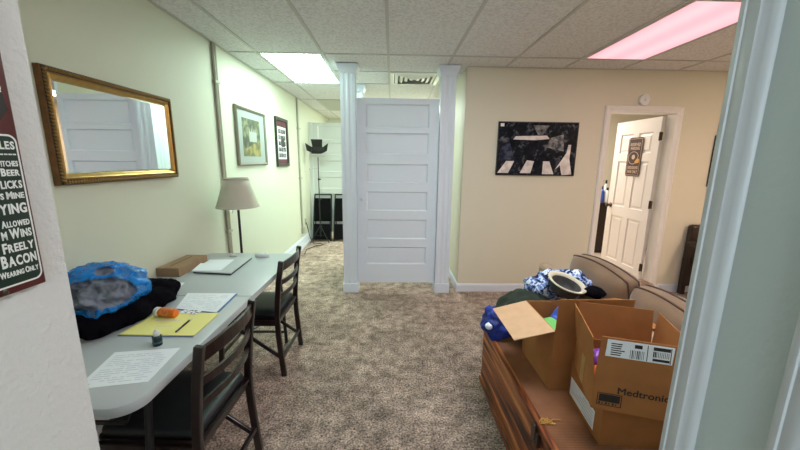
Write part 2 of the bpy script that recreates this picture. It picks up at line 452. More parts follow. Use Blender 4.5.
# baseboards
def baseboard(name, p0, p1, nrm, h, prof=None):
    prof = prof or [(0, 0), (.013, 0), (.013, h*.8), (.009, h*.9), (.005, h), (0, h)]
    p0, p1, n = Vector(p0), Vector(p1), Vector(nrm); k = len(prof)
    vs = [p0 + n*a + Vector((0,0,b)) for a, b in prof] + [p1 + n*a + Vector((0,0,b)) for a, b in prof]
    fs = [tuple(range(k)), tuple(range(k, 2*k))[::-1]] + [(i, (i+1)%k, k+(i+1)%k, k+i) for i in range(k)]
    return struct(name, MB().add(vs, fs), M['trim'])
tall = [(0,0),(.03,0),(.03,.05),(.022,.06),(.022,.10),(.016,.115),(.016,.15),(.010,.17),(.004,.185),(0,.19)]
baseboard('baseboard_left', (XL, .51, 0), (XL, 6.35, 0), (1,0,0), .19, tall)
baseboard('baseboard_back', (XW-.013, YB, 0), (DX0-.09, YB, 0), (0,-1,0), .095)
baseboard('baseboard_right', (DX1+.09, YB, 0), (XR, YB, 0), (0,-1,0), .095)
baseboard('baseboard_passage', (XW, YB, 0), (XW, YH, 0), (-1,0,0), .095)
# doorway casing on the poster wall
def casing_u(name, x0, x1, z1, y, w=.068, t=.018):
    prof = [(0, 0), (0, .012), (.2, .018), (.5, .016), (.62, .011), (.9, .008), (1, .006), (1, 0)]
    pts = [((x0, 0), (-1, 0)), ((x0, z1), (-1, 1)), ((x1, z1), (1, 1)), ((x1, 0), (1, 0))]
    vs = []; k = len(prof)
    for (x, z), (dx, dz) in pts:
        vs += [(x + dx*w*(1-a), y - h, z + dz*w*(1-a)) for a, h in prof]
    fs = []
    for i in range(3):
        fs += [(i*k+j, (i+1)*k+j, (i+1)*k+(j+1)%k, i*k+(j+1)%k) for j in range(k)]
    fs += [tuple(range(k)), tuple(range(3*k, 4*k))[::-1]]
    return struct(name, MB().add(vs, fs), M['warmdoor'])
casing_u('trim_5', DX0, DX1, DH, YB)
j = MB().box((DX0-.018, YB, 0), (DX0, YB+.12, DH)).box((DX1, YB, 0), (DX1+.018, YB+.12, DH)).box((DX0-.018, YB, DH), (DX1+.018, YB+.12, DH+.018))
struct('trim_6', j, M['warmdoor'])
# room beyond the doorway
struct('wall_side_room_left', MB().box((1.6, YB+.12, 0), (1.7, 6.3, CZ)), M['cream'])
struct('wall_side_room_right', MB().box((XR, YB, 0), (XR+.1, 6.3, CZ)), M['cream'])
struct('wall_side_room_back', MB().box((1.6, 6.2, 0), (XR+.1, 6.3, CZ)), M['cream'])
struct('floor_side_room', MB().box((1.7, YB+.06, 0), (XR, 6.2, .006)), M['tile'])
struct('trim_7', MB().box((3.47, 6.175, 1.05), (3.60, 6.2, 2.20)), M['trim'])

# ------------------------------------------------------------------ panelled doors
def panel_slab(W, H, T, panels, dep=.011, bev=.014, both=True):
    """door slab, local x across, z up, front at y=0; raised-frame panels as recesses on both faces"""
    xs = sorted({0, W, *[p[0] for p in panels], *[p[1] for p in panels]}); zs = sorted({0, H, *[p[2] for p in panels], *[p[3] for p in panels]})
    mb = MB()
    for face in (0, 1):
        yy = 0 if face == 0 else T; sg = 1 if face == 0 else -1
        for i in range(len(xs)-1):
            for k in range(len(zs)-1):
                a0, a1, b0, b1 = xs[i], xs[i+1], zs[k], zs[k+1]; cx, cz = (a0+a1)/2, (b0+b1)/2
                if any(p[0] < cx < p[1] and p[2] < cz < p[3] for p in panels): continue
                mb.add([(a0,yy,b0),(a1,yy,b0),(a1,yy,b1),(a0,yy,b1)], [(0,1,2,3)])
        for p in panels:
            a0, a1, b0, b1 = p[:4]
            o = [(a0,b0),(a1,b0),(a1,b1),(a0,b1)]
            rings = [[(x, yy, z) for x, z in o]]
            for ins, d in ((bev*.35, dep), (bev*1.6, dep), (bev*2.6, dep*.45)) if len(p) > 4 else ((bev*.55, dep),):
                rings.append([(x + (ins if x == a0 else -ins), yy + sg*d, z + (ins if z == b0 else -ins)) for x, z in o])
            vs = sum(rings, []); fs = []
            for r in range(len(rings)-1):
                fs += [(r*4+q, r*4+(q+1)%4, r*4+4+(q+1)%4, r*4+4+q) for q in range(4)]
            n = len(vs); fs.append((n-4, n-3, n-2, n-1)); mb.add(vs, fs)
    mb.add([(0,0,0),(W,0,0),(W,T,0),(0,T,0),(0,0,H),(W,0,H),(W,T,H),(0,T,H)], [(0,3,2,1),(4,5,6,7),(1,2,6,5),(3,0,4,7)])
    return mb
six_rows = [(1.852, 2.098), (1.573, 1.800), (1.264, 1.471), (.950, 1.167), (.626, .852), (.327, .531)]
def closet_slab(W):
    return panel_slab(W, 2.05, .035, [(.10, W-.105, a-.105, b-.105) for a, b in six_rows], dep=.020, bev=.03)
d1 = struct('door_1', closet_slab(.885), M['whitedoor'], loc=(-.383, 3.735, .105))
kb = build('door_knob', MB().lathe([(.012,0),(.012,.012),(.02,.02),(.02,.03),(.006,.036)], (0,0,0), 12, Matrix.Rotation(PI/2,3,'X')), M['trim'], d1, smooth=True, loc=(.05, 0, .98))
# the enclosure's left side: same kind of door set at right angles
d2 = struct('door_2', closet_slab(.80), M['whitedoor'], loc=(-.515, 4.62, .105), rotz=-PI/2)
# partition at the end of the hall
d3 = struct('door_3', closet_slab(.93), M['hallwhite'], loc=(-1.475, 6.42, .125))
struct('trim_8', MB().box((XL, 6.40, 0), (-1.475, 6.47, 2.175)).box((-.545, 6.40, 0), (-.485, 6.47, 2.175)), M['hallwhite'])
# the six-panel door standing open into the room beyond
W = .762
pan = [(.105,.335,1.62,1.86,1),(.427,.657,1.62,1.86,1),(.105,.335,.93,1.52,1),(.427,.657,.93,1.52,1),(.105,.335,.20,.80,1),(.427,.657,.20,.80,1)]
d4 = struct('door_4', panel_slab(W, 2.02, .035, pan, dep=.012, bev=.016), M['warmdoor'], loc=(3.035, 4.615, .012), rotz=-PI/2)
knobm = Matrix.Rotation(PI/2, 3, 'X')
build('door_knob', MB().lathe([(.032,0),(.032,.006),(.012,.010),(.012,.03),(.026,.042),(.028,.055),(.02,.064),(.004,.067)], (.065, 0, .93), 18, knobm), M['bronze'], d4, smooth=True)
for z in (.25, 1.02, 1.80):
    build('hinge', MB().box((W-.005, -.004, z-.045), (W+.035, .004, z+.045)).tube([(W+.008,-.008,z-.048),(W+.008,-.008,z+.048)], .009, 8), M['bronze'], d4)

# ------------------------------------------------------------------ columns of the enclosure
def column(loc, label, rotz=0):
    t = empty('fluted_column', label, 'column', loc, rotz, 'white enclosure columns')
    a = .078
    # plan with fluted faces (front and both sides)
    def side(n=3):
        pts = [(-a, 0)]; fw = .036
        cs = [-.027, .027]
        for c in cs:
            pts += [(c-fw/2, 0), (c-fw/4, .0035), (c+fw/4, .0035), (c+fw/2, 0)]
        return pts
    poly = []
    for q in range(4):
        M2 = Matrix.Rotation(q*PI/2, 2)
        for u, d in side():
            p = M2 @ Vector((u, -a + d)); poly.append((p.x, p.y))
    build('shaft', MB().prism(poly, .11, 2.40), M['trim'], t)
    build('plinth', MB().box((-.088,-.088,0), (.088,.088,.112)), M['trim'], t, bevel=.004)
    cap = MB(); prof = [(.082,2.385),(.086,2.395),(.088,2.405),(.100,2.43),(.108,2.452),(.112,2.462),(.112,CZ-.008)]
    vs = []; 
    for r, z in prof: vs += [(-r,-r,z),(r,-r,z),(r,r,z),(-r,r,z)]
    fs = [(0,1,2,3), tuple(range(len(vs)-4, len(vs)))]
    for i in range(len(prof)-1): fs += [(i*4+q, i*4+(q+1)%4, i*4+4+(q+1)%4, i*4+4+q) for q in range(4)]
    build('capital', cap.add(vs, fs), M['trim'], t)
    return t
column((-.465, 3.76, 0), 'white fluted column at the left edge of the tall panelled enclosure door')
column((.585, 3.76, 0), 'white fluted column at the right edge of the tall panelled enclosure door')
column((-.465, 4.72, 0), 'white fluted column at the rear left corner of the enclosure, seen only in the mirror')

# ------------------------------------------------------------------ ceiling fittings
def troffer(x0, x1, y0, y1, m, label, group='recessed ceiling light panels'):
    t = empty('ceiling_light', label, 'ceiling light', ((x0+x1)/2, (y0+y1)/2, CZ), 0, group)
    w, d = (x1-x0)/2, (y1-y0)/2
    f = MB().box((-w,-d,-.010),(w,-d+.02,-.007)).box((-w,d-.02,-.010),(w,d,-.007)).box((-w,-d+.02,-.010),(-w+.02,d-.02,-.007)).box((w-.02,-d+.02,-.010),(w,d-.02,-.007))
    build('frame', f, M['tbar'], t)
    build('diffuser', MB().box((-w+.012,-d+.012,-.0085),(w-.012,d-.012,-.0015)), m, t)
    return t
troffer(-1.25, -.665, 3.388, 4.584, M['lit_hall'], 'bright white ceiling light panel over the hallway by the framed pictures')
troffer(1.80, 2.386, 2.168, 3.364, M['pinkmat'], 'glowing pink ceiling light panel over the sofa')
troffer(-1.25, -.665, 5.83, 7.02, M['unlit'], 'dark unlit ceiling panel at the far end of the hallway')
troffer(3.63, 4.216, .95, 2.144, M['lit_warm'], 'warm lit ceiling light panel near the right wall, outside the photo')
troffer(.58, 1.166, .95, 2.144, M['near_fill'], 'neutral white fill panel added in the ceiling above the cedar chest, out of view')  # unseen panel added for more light from above
v = empty('air_vent', 'white metal louvred air vent in the ceiling above the enclosure door', 'vent', (.263, 4.29, CZ))
build('frame', MB().frame(-.29, .29, -.29, .29, [(0,-.002),(0,-.012),(.035,-.014),(.045,-.004)], lambda a, b, h: (a, b, h)), M['vent'], v)
build('backing', MB().box((-.25,-.25,-.004),(.25,.25,-.001)), M['black'], v)
for i in range(4):
    r0 = .235 - i*.058
    build('louvre', MB().frame(-r0, r0, -r0, r0, [(0,-.005),(0,-.008),(.034,-.022),(.034,-.019)], lambda a, b, h: (a, b, h)), M['vent'], v)
sd = empty('smoke_detector', 'round white smoke detector on the wall above the open doorway', 'smoke detector', (2.70, YB, 2.178))
mtx = Matrix.Rotation(PI/2, 3, 'X')
build('body', MB().lathe([(.062,0),(.062,.014),(.054,.026),(.040,.030),(.0,.032)], (0,0,0), 28, mtx, cap=False), M['warmdoor'], sd, auto=True)
build('sensor_cap', MB().lathe([(.018,.029),(.018,.037),(.012,.040),(0,.0405)], (0,0,0), 16, mtx, cap=False), M['trim'], sd, smooth=True)

# ------------------------------------------------------------------ wall pieces, left wall
def onleft(y, z): return lambda u, v, h: (h, u, v)
mi = empty('wall_mirror', 'wide gilt framed mirror on the left wall above the folding table', 'mirror', (XL, 2.0, 1.64))
L, Hh = .430, .262
build('backing', MB().box((.001,-L+.01,-Hh+.01),(.016,L-.01,Hh-.01)), M['goldbrown'], mi)
build('glass', MB().hexa([(.016,-L+.047,-Hh+.047),(.016,L-.047,-Hh+.047),(.016,L-.047,Hh-.047),(.016,-L+.047,Hh-.047)],
                         [(.0225,-L+.06,-Hh+.06),(.0225,L-.06,-Hh+.06),(.0225,L-.06,Hh-.06),(.0225,-L+.06,Hh-.06)]), M['mirror'], mi)
fp = lambda u, v, h: (h, u, v)
build('outer_frame', MB().frame(-L, L, -Hh, Hh, [(0,.001),(0,.026),(.004,.032),(.027,.032),(.027,.001)], fp), M['goldbrown'], mi)
build('dark_band', MB().frame(-L+.003, L-.003, -Hh+.003, Hh-.003, [(0,.0315),(0,.0332),(.0215,.0332),(.0215,.0315)], fp), M['blackframe'], mi)
build('inner_frame', MB().frame(-L+.027, L-.027, -Hh+.027, Hh-.027, [(0,.002),(0,.030),(.006,.034),(.012,.030),(.018,.024),(.024,.019),(.024,.002)], fp), M['gold'], mi)
orn = MB()
def beadrow(p, q, n):
    p, q = Vector(p), Vector(q)
    d = (q-p)/n
    for i in range(n):
        c = p + d*(i+.5); a = d.normalized(); b = Vector((0, -a.z, a.y))
        k1 = c + a*d.length*.40 + b*.009; k2 = c - a*d.length*.40 - b*.009
        orn.tube([k2, c*1.0 + Vector((.004,0,0)), k1], [.0025, .0075, .0025], 6)
xo = .0325; e = .0140
beadrow((xo,-L+e,-Hh+e),(xo,L-e,-Hh+e),54); beadrow((xo,-L+e,Hh-e),(xo,L-e,Hh-e),54)
beadrow((xo,-L+e,-Hh+e),(xo,-L+e,Hh-e),32); beadrow((xo,L-e,-Hh+e),(xo,L-e,Hh-e),32)
build('rope_ornament', orn, M['darkgold'], mi, smooth=True)

p1 = empty('framed_picture', 'pewter framed landscape painting with a wide pale mat on the hallway wall', 'picture', (XL, 3.81, 1.735))
L, Hh = .385, .295
build('frame', MB().frame(-L, L, -Hh, Hh, [(0,.001),(0,.026),(.010,.034),(.030,.022),(.030,.001)], fp), M['silverframe'], p1)
build('mat_board', MB().box((.004,-L+.02,-Hh+.02),(.012,L-.02,Hh-.02)), M['matboard'], p1)
pp = build('painting', MB().box((.0122,-.235,-.20),(.0140,.215,.19)), M['landscape'], p1)
build('painted_field', MB().add([(.0145,-.235,-.20),(.0145,.215,-.20),(.0145,.215,-.02),(.0145,.05,-.06),(.0145,-.10,-.10),(.0145,-.235,-.14)], [(0,1,2,3,4,5)]), M['field'], pp)
hs = MB().add([(.0147,-.08,-.045),(.0147,.12,-.045),(.0147,.12,.06),(.0147,-.08,.06)], [(0,1,2,3)])
for i in range(4): hs.add([(.0147,-.07+.045*i,.06),(.0147,-.045+.045*i,.06),(.0147,-.0575+.045*i,.10)], [(0,1,2)])
build('painted_house', hs, M['housepaint'], pp)

p2 = empty('framed_picture', 'black framed upright print with maroon mat, farther along the hallway wall', 'picture', (XL, 4.82, 1.735))
L, Hh = .25, .325
build('frame', MB().frame(-L, L, -Hh, Hh, [(0,.001),(0,.030),(.038,.026),(.042,.001)], fp), M['blackframe'], p2)
build('mat_board', MB().box((.004,-L+.03,-Hh+.03),(.012,L-.03,Hh-.03)), M['redmat'], p2)
pr = build('print_sheet', MB().box((.0122,-.175,-.225),(.0140,.175,.205)), M['paper'], p2)
bl = MB()
for r in range(5):
    for c in range(3):
        if r == 2 and c == 1: continue
        bl.box((.0141,-.155+.105*c,-.205+.08*r),(.0147,-.055+.105*c,-.145+.08*r))
build('print_blocks', bl, M['postergrey'], pr)
build('print_figure', MB().box((.0141,-.05,-.06),(.0150,.11,.06)), M['ink'], pr)

def conduit(y, z0, z1, r, label, box=False):
    t = empty('wall_conduit', label, 'conduit', (XL, y, 0))
    m = MB().tube([(r*1.02,-r*1.15,z0),(r*1.02,-r*1.15,z1)], r, 10)
    if not box: m.tube([(r*1.02,r*1.15,z0),(r*1.02,r*1.15,z1)], r, 10)
    build('pipe', m, M['conduit'], t, auto=True)
    for z in ((.84, 2.16) if not box else (1.2, 2.0)):
        build('strap', MB().box((0,-r*3.2,z-.012),(r*2.3,r*3.2,z+.012)), M['conduit'], t, bevel=.003)
    if box:
        build('junction_box', MB().box((0,-.045,z0-.10),(.04,.045,z0)), M['conduit'], t, bevel=.004)
    return t
conduit(3.12, .20, CZ-.008, .013, 'tan painted double conduit running up the wall behind the floor lamp')
conduit(5.68, .36, CZ-.008, .016, 'thin painted conduit with a small box near the end of the hallway wall', True)
wo = empty('wall_outlet', 'small metal outlet plate low on the wall by the light stand', 'outlet', (XL, 5.93, .42))
build('plate', MB().box((0,-.035,-.055),(.006,.035,.055)), M['chrome'], wo, bevel=.002)
build('socket', MB().box((.006,-.016,-.035),(.008,.016,.035)), M['conduit'], wo)

# ------------------------------------------------------------------ sign at far left on the near wall
sg = empty('wall_sign', 'maroon and green rules sign with white lettering on the near left wall', 'sign', (XN, .36, 1.58))
bd = build('board', MB().box((.0005,-.24,-.2455),(.010,.1045,.30)), M['maroon'], sg, bevel=.002)
build('white_border', MB().prism(rounded(-.225,-.236,.1010,-.043,.010), .0100, .0106, lambda a,b,c: (c, a, b)), M['signwhite'], sg)
build('green_panel', MB().prism(rounded(-.222,-.2335,.0985,-.0455,.008), .0106, .0110, lambda a,b,c: (c, a, b)), M['signgreen'], sg)
def small_caps(txt, caps, size, width, yr, zc):
    """a row of lettering, right end at yr; the letters listed in caps stand taller"""
    mes = []; x = 0
    for k, chx in enumerate(txt):
        if chx == ' ': x += size*.35; continue
        sz = size*(1.22 if k in caps else 1.)
        me = text_mesh(chx, sz*1.38, lambda u, v, h: (u, v, h), None, 'LEFT', .0004, sz*.045)
        xs = [v.co.x for v in me.vertices]; x0 = min(xs)
        if chx == '-':
            for v in me.vertices: v.co.y += 0
        for v in me.vertices: v.co.x += x - x0
        x += max(xs) - x0 + size*.13; mes.append(me)
    tot = x - size*.13; k = width/tot
    for me in mes:
        for v in me.vertices:
            u, w, h = v.co; v.co = Vector((.0111 + h, yr - (tot-u)*k, zc - size*.5 + w))
    return mes
mes = []
for tx, caps, zc, wd, hh in (('LES',(),1.5235,.0168,.0098),('----',(),1.5135,.0185,.008),('ITCHES',(),1.5005,.0195,.0068),('BEER',(0,),1.489,.0213,.0078),('LICKS',(),1.4742,.0245,.0098),('S MINE',(2,),1.4598,.0275,.0075),
        ('YING',(),1.4435,.0315,.0128),('ALLOWED',(0,),1.424,.0328,.0074),('M WINS',(2,),1.4105,.0353,.0105),('FREELY',(0,),1.3935,.0370,.0105),('BACON',(0,),1.3765,.0415,.0128),('WEARING ONLY',(0,8),1.3605,.0460,.0066)):
    mes += small_caps(tx, caps, hh, wd, .0965, zc - 1.58)
link_mesh('lettering', join_meshes(mes), M['signwhite'], sg)
build('dark_emblem', MB().prism([(-.2,-.036),(.080,-.036),(.098,-.012),(.092,.03),(.06,.05),(-.2,.06)], .0100, .0106, lambda a,b,c: (c, a, b)), M['ink'], sg)
arc = MB(); pts = [(.062+.030*math.cos(R(a)), .012+.022*math.sin(R(a))) for a in range(-10, 100, 12)]
arc.tube([(.0108, u, v) for u, v in pts], .0022, 6)
build('white_curl', arc, M['signwhite'], sg)
build('screw', MB().lathe([(.004,.0),(.004,.0012),(.0025,.002)], (.010,.053,-.2405), 12, Matrix.Rotation(PI/2,3,'Y')), M['bronze'], sg)

# ------------------------------------------------------------------ poster, abstract print with a pale reflection painted in
po = empty('wall_poster', 'wide dark framed photo poster on the cream wall beside the doorway', 'poster', (1.58, YB, 1.648))
fb = lambda u, v, h: (u, -h, v)
W2, H2 = .437, .286
build('frame', MB().frame(-W2, W2, -H2, H2, [(0,.001),(0,.020),(.008,.020),(.008,.001)], fb), M['blackframe'], po)
sh = build('print_sheet', MB().box((-W2+.004,-.014,-H2+.004),(W2-.004,-.002,H2-.004)), M['posterdark'], po)
def patch(name, polys, m, h):
    for q in polys:
        build(name, MB().prism(q, h, h+.0006, lambda a, b, c: (a, -c, b)), m, sh)
patch('pale_shape', [[(-.42,-.26),(-.33,-.13),(-.24,-.13),(-.30,-.26)], [(-.17,-.26),(-.10,-.12),(-.02,-.13),(-.05,-.26)], [(.08,-.27),(.08,-.13),(.15,-.13),(.21,-.27)], [(-.27,.10),(-.24,.135),(.10,.145),(.13,.11),(-.02,.095)], [(.30,-.28),(.27,-.17),(.22,-.22),(.33,-.04),(.345,.05),(.375,.05),(.37,-.10),(.41,-.27)]], M['posterpale'], .0143)  # print shapes; the slanted bar paints in a reflection on the glossy sheet
patch('grey_shape', [[(-.06,.25),(.12,.25),(.05,.15),(0,.15)], [(.10,.02),(.14,.12),(.28,.16),(.30,-.02)]], M['postergrey'], .0146)
patch('navy_shape', [[(-.42,-.12),(-.38,.04),(-.30,.06),(-.24,-.12)]], M['posternavy'], .0149)
patch('corner_mark', [[(-.415,.235),(-.375,.235),(-.375,.268),(-.415,.268)]], M['signwhite'], .0149)

fr = empty('wall_picture', 'dark framed picture at the right, mostly hidden by the near door casing', 'picture', (3.885, YB, 1.54))
build('frame', MB().frame(-.33, .33, -.28, .28, [(0,.001),(0,.025),(.03,.02),(.03,.001)], fb), M['blackframe'], fr)
build('print_sheet', MB().box((-.305,-.010,-.255),(.305,-.002,.255)), M['postergrey'], fr)

# sign on the open door
ds = empty('door_sign', 'dark maroon parking sign with helmet emblem on the open white door', 'sign', (3.035, 4.215, 1.585))
fd = lambda u, v, h: (-.001-h, -u, v)
def P2(poly, h0, h1): return MB().prism(poly, h0, h1, lambda a, b, c: fd(a, b, c))
build('plate', P2(rounded(-.115,-.225,.115,.225,.03), .0, .004), M['brownsign'], ds)
ds.scale = (1, 1.08, 1.06)
bdr = MB().frame(-.104,.104,-.212,.212,[(0,.004),(0,.0048),(.005,.0048),(.005,.004)], fd)
build('border_line', bdr, M['signtan'], ds)
mes = [text_mesh('RESERVED', .05, lambda u,v,h: fd(u, v+.128, .004+h), .165, 'CENTER', .0006, .001),
       text_mesh('PARKING', .05, lambda u,v,h: fd(u, v+.083, .004+h), .145, 'CENTER', .0006, .001),
       text_mesh('REDSKINS', .05, lambda u,v,h: fd(u, v-.140, .004+h), .165, 'CENTER', .0006, .001),
       text_mesh('FANS ONLY', .05, lambda u,v,h: fd(u, v-.188, .004+h), .165, 'CENTER', .0006, .001)]
link_mesh('lettering', join_meshes(mes), M['signtan'], ds)
hel = [(.085*math.cos(R(a))-.01, .075*math.sin(R(a))-.01) for a in range(20, 300, 20)] + [(.02,-.075),(.03,-.045),(.06,-.03)]
build('helmet_outline', P2(hel, .004, .0046), M['signtan'], ds)
build('helmet_shell', P2([(x*.91-.0015, y*.91) for x, y in hel], .0046, .0051), M['brownsign'], ds)
build('helmet_emblem', P2([(-.01+.028*math.cos(R(a)), .0+.028*math.sin(R(a))) for a in range(0,360,30)], .0051, .0056), M['signtan'], ds)
build('face_mask', P2([(.03,-.075),(.085,-.065),(.09,-.03),(.06,-.01),(.04,-.03),(.02,-.05)], .0051, .0056), M['signgold'], ds)

# ------------------------------------------------------------------ floor lamp
fl = empty('floor_lamp', 'floor lamp with beige tapered shade and black pole at the far end of the table', 'floor lamp', (-1.325, 2.90, 0))
build('base', MB().lathe([(.125,0),(.125,.012),(.10,.022),(.02,.034),(.014,.05)], (0,0,0), 32), M['black'], fl, smooth=False)
build('pole', MB().tube([(0,0,.03),(0,0,.60),(0,0,1.075)], .0105, 14), M['black'], fl, auto=True)
build('socket', MB().lathe([(.008,1.07),(.016,1.08),(.016,1.10),(.010,1.115),(.010,1.13),(.018,1.14),(.018,1.18),(.01,1.19)], (0,0,0), 16), M['chrome'], fl, auto=True)
build('pull_switch', MB().tube([(0,0,1.09),(-.035,-.02,1.085),(-.04,-.024,1.05)], .004, 6), M['chrome'], fl)
build('bulb', MB().lathe([(.012,1.185),(.02,1.2),(.03,1.235),(.028,1.26),(.015,1.28),(.002,1.285)], (0,0,0), 16), M['signwhite'], fl, smooth=True)
shd = build('lamp_shade', MB().lathe([(.172,1.10),(.160,1.14),(.140,1.20),(.118,1.27),(.100,1.345),(.098,1.345),(.116,1.27),(.138,1.20),(.158,1.14),(.170,1.10),(.172,1.10)], (0,0,0), 40, cap=False), M['shade'], fl, smooth=True)
build('trim_band', MB().lathe([(.1725,1.099),(.1735,1.104),(.1700,1.114),(.168,1.114)], (0,0,0), 40, cap=False), M['shade'], shd, smooth=True)
build('trim_band', MB().lathe([(.0985,1.348),(.1025,1.346),(.1045,1.335),(.1015,1.335)], (0,0,0), 40, cap=False), M['shade'], shd, smooth=True)
build('spider', MB().tube([(-.099,0,1.335),(.099,0,1.335)], .002, 6).tube([(0,-.099,1.335),(0,.099,1.335)], .002, 6).tube([(0,0,1.18),(0,0,1.34)], .003, 6), M['chrome'], shd)

# ------------------------------------------------------------------ folding table
TZ = .745
tb = empty('folding_table', 'long light grey plastic folding table against the left wall', 'table', (-1.165, 1.822, 0), R(-.7))
hw, hl = .372, .888
def half(y0, y1, far):
    poly = rounded(-hw, y0, hw, y1, .085, 8, (0,1,1,0) if far else (1,0,0,1))
    m = MB(); n = len(poly); prof = [(0.012,-.042),(.002,-.038),(0,-.028),(0,-.012),(.003,-.004),(.012,0)]
    cx, cy = 0, (y0+y1)/2; vs = []
    for ins, z in prof:
        for x, y in poly:
            kx = (hw-ins)/hw; ky = ((y1-y0)/2-ins)/((y1-y0)/2)
            vs.append((x*kx, cy + (y-cy)*ky, TZ+z))
    fs = [tuple(range(n)), tuple(range((len(prof)-1)*n, len(prof)*n))]
    for r in range(len(prof)-1): fs += [(r*n+i, r*n+(i+1)%n, (r+1)*n+(i+1)%n, (r+1)*n+i) for i in range(n)]
    return m.add(vs, fs)
build('table_half', half(-hl, -.0015, False), M['tableplastic'], tb, auto=True)
build('table_half', half(.0015, hl, True), M['tableplastic'], tb, auto=True)
for sy in (-1, 1):
    lg = build('leg_frame', MB().tube([(-.28,sy*.70,TZ-.05),(-.28,sy*.78,.02),(-.28,sy*.78,.0)], .0135, 10).tube([(.28,sy*.70,TZ-.05),(.28,sy*.78,.02),(.28,sy*.78,.0)], .0135, 10)
               .tube([(-.28,sy*.772,.10),(.28,sy*.772,.10)], .011, 8).tube([(-.29,sy*.70,TZ-.05),(.29,sy*.70,TZ-.05)], .012, 8), M['darkmetal'], tb, auto=True)
    build('brace', MB().tube([(0,sy*.20,TZ-.05),(-.20,sy*.722,.55)], .008, 8).tube([(0,sy*.20,TZ-.05),(.20,sy*.722,.55)], .008, 8).tube([(-.20,sy*.722,.55),(.20,sy*.722,.55)], .008, 8), M['darkmetal'], tb, auto=True)
for sx in (-.32, .30): build('side_rail', MB().box((sx,-hl+.08,TZ-.062),(sx+.02,hl-.08,TZ-.042)), M['darkmetal'], tb)
for sx in (-.30, .24): build('hinge', MB().box((sx,-.03,TZ-.056),(sx+.06,.03,TZ-.042)), M['darkmetal'], tb)

# ------------------------------------------------------------------ chairs
def chair(loc, label, rotz=0):
    t = empty('dining_chair', label, 'chair', loc, rotz, 'dark ladder back folding chairs at the table')
    w = .205
    def bx(z):  # backward lean of the back posts as a function of height
        return [(0.0,0.0),(.03,.14),(0.0,.32)][0][0] + (-.012 if .2<z<.5 else 0)
    for s in (-1, 1):
        build('back_post', MB().path_bar([(.012,s*w,0),(.0,s*w,.14),(-.012,s*w,.30),(-.015,s*w,.44),(-.006,s*w,.56),(.010,s*w,.70),(.034,s*w,.845)], .036, .024), M['darkwood'], t, bevel=.005)
        build('front_leg', MB().path_bar([(-.43,s*w,0),(-.415,s*w,.20),(-.395,s*w,.41)], .032, .022), M['darkwood'], t, bevel=.004)
        build('side_brace', MB().path_bar([(-.012,s*(w-.022),.13),(-.20,s*(w-.022),.27),(-.375,s*(w-.022),.40)], .024, .014), M['darkwood'], t, bevel=.003)
        build('seat_rail', MB().box((-.41,s*w-.011,.385),(.0,s*w+.011,.425)), M['darkwood'], t, bevel=.004)
    build('apron', MB().box((-.41,-w,.385),(-.385,w,.425)), M['darkwood'], t); build('apron', MB().box((-.035,-w,.385),(-.015,w,.425)), M['darkwood'], t)
    build('seat', MB().prism(rounded(-.425,-w+.005,.0,w-.005,.03), .425, .437), M['darkwood'], t)
    pad = MB(); poly = rounded(-.42,-w+.012,-.022,w-.012,.035); n = len(poly); vs = []
    for k, z in ((1,.437),(1.0,.458),(.985,.468),(.93,.475),(.6,.478)):
        vs += [(-.221+(x+.221)*k, y*k, z) for x, y in poly]
    fs = [tuple(range(n)), tuple(range(4*n, 5*n))]
    for r in range(4): fs += [(r*n+i, r*n+(i+1)%n, (r+1)*n+(i+1)%n, (r+1)*n+i) for i in range(n)]
    build('seat_pad', pad.add(vs, fs), M['seatpad'], t, smooth=True)
    def slat(z, h, bow):
        def xx(z): return -.006 + .040*(z-.56)/.285 if z > .56 else -.006
        pts = []
        for k in range(9):
            u = -1 + k/4; pts.append((xx(z) + bow*(1-u*u), u*(w-.010), z + .012*(1-u*u)*(1 if h > .045 else 0)))
        return MB().path_bar(pts, .014, h, (0,0,1)) if False else sweep(pts, .014, h)
    def sweep(pts, th, h):
        vs = []; fs = []
        for x, y, z in pts: vs += [(x-th/2,y,z-h/2),(x+th/2,y,z-h/2),(x+th/2,y,z+h/2),(x-th/2,y,z+h/2)]
        for i in range(len(pts)-1): fs += [(i*4+q, i*4+(q+1)%4, i*4+4+(q+1)%4, i*4+4+q) for q in range(4)]
        n = len(vs); return MB().add(vs, fs + [(0,1,2,3),(n-4,n-3,n-2,n-1)])
    build('top_rail', slat(.800, .060, .034), M['darkwood'], t, bevel=.004)
    build('back_slat', slat(.690, .036, .034), M['darkwood'], t, bevel=.004)
    build('back_slat', slat(.590, .032, .032), M['darkwood'], t, bevel=.004)
    build('stretcher', MB().box((-.006,-w,.125),(.012,w,.152)), M['darkwood'], t, bevel=.003)
    build('stretcher', MB().box((-.425,-w,.15),(-.410,w,.175)), M['darkwood'], t, bevel=.003)
    return t
c1 = chair((-.712, 1.325, 0), 'dark wooden ladder back chair nearest the camera, tucked under the near table half', R(-3))
c2 = copy_tree(c1); c2.location = (-.76, 2.355, 0); c2.rotation_euler.z = R(-1); c2['label'] = 'dark wooden ladder back chair farther away, at the far half of the table'

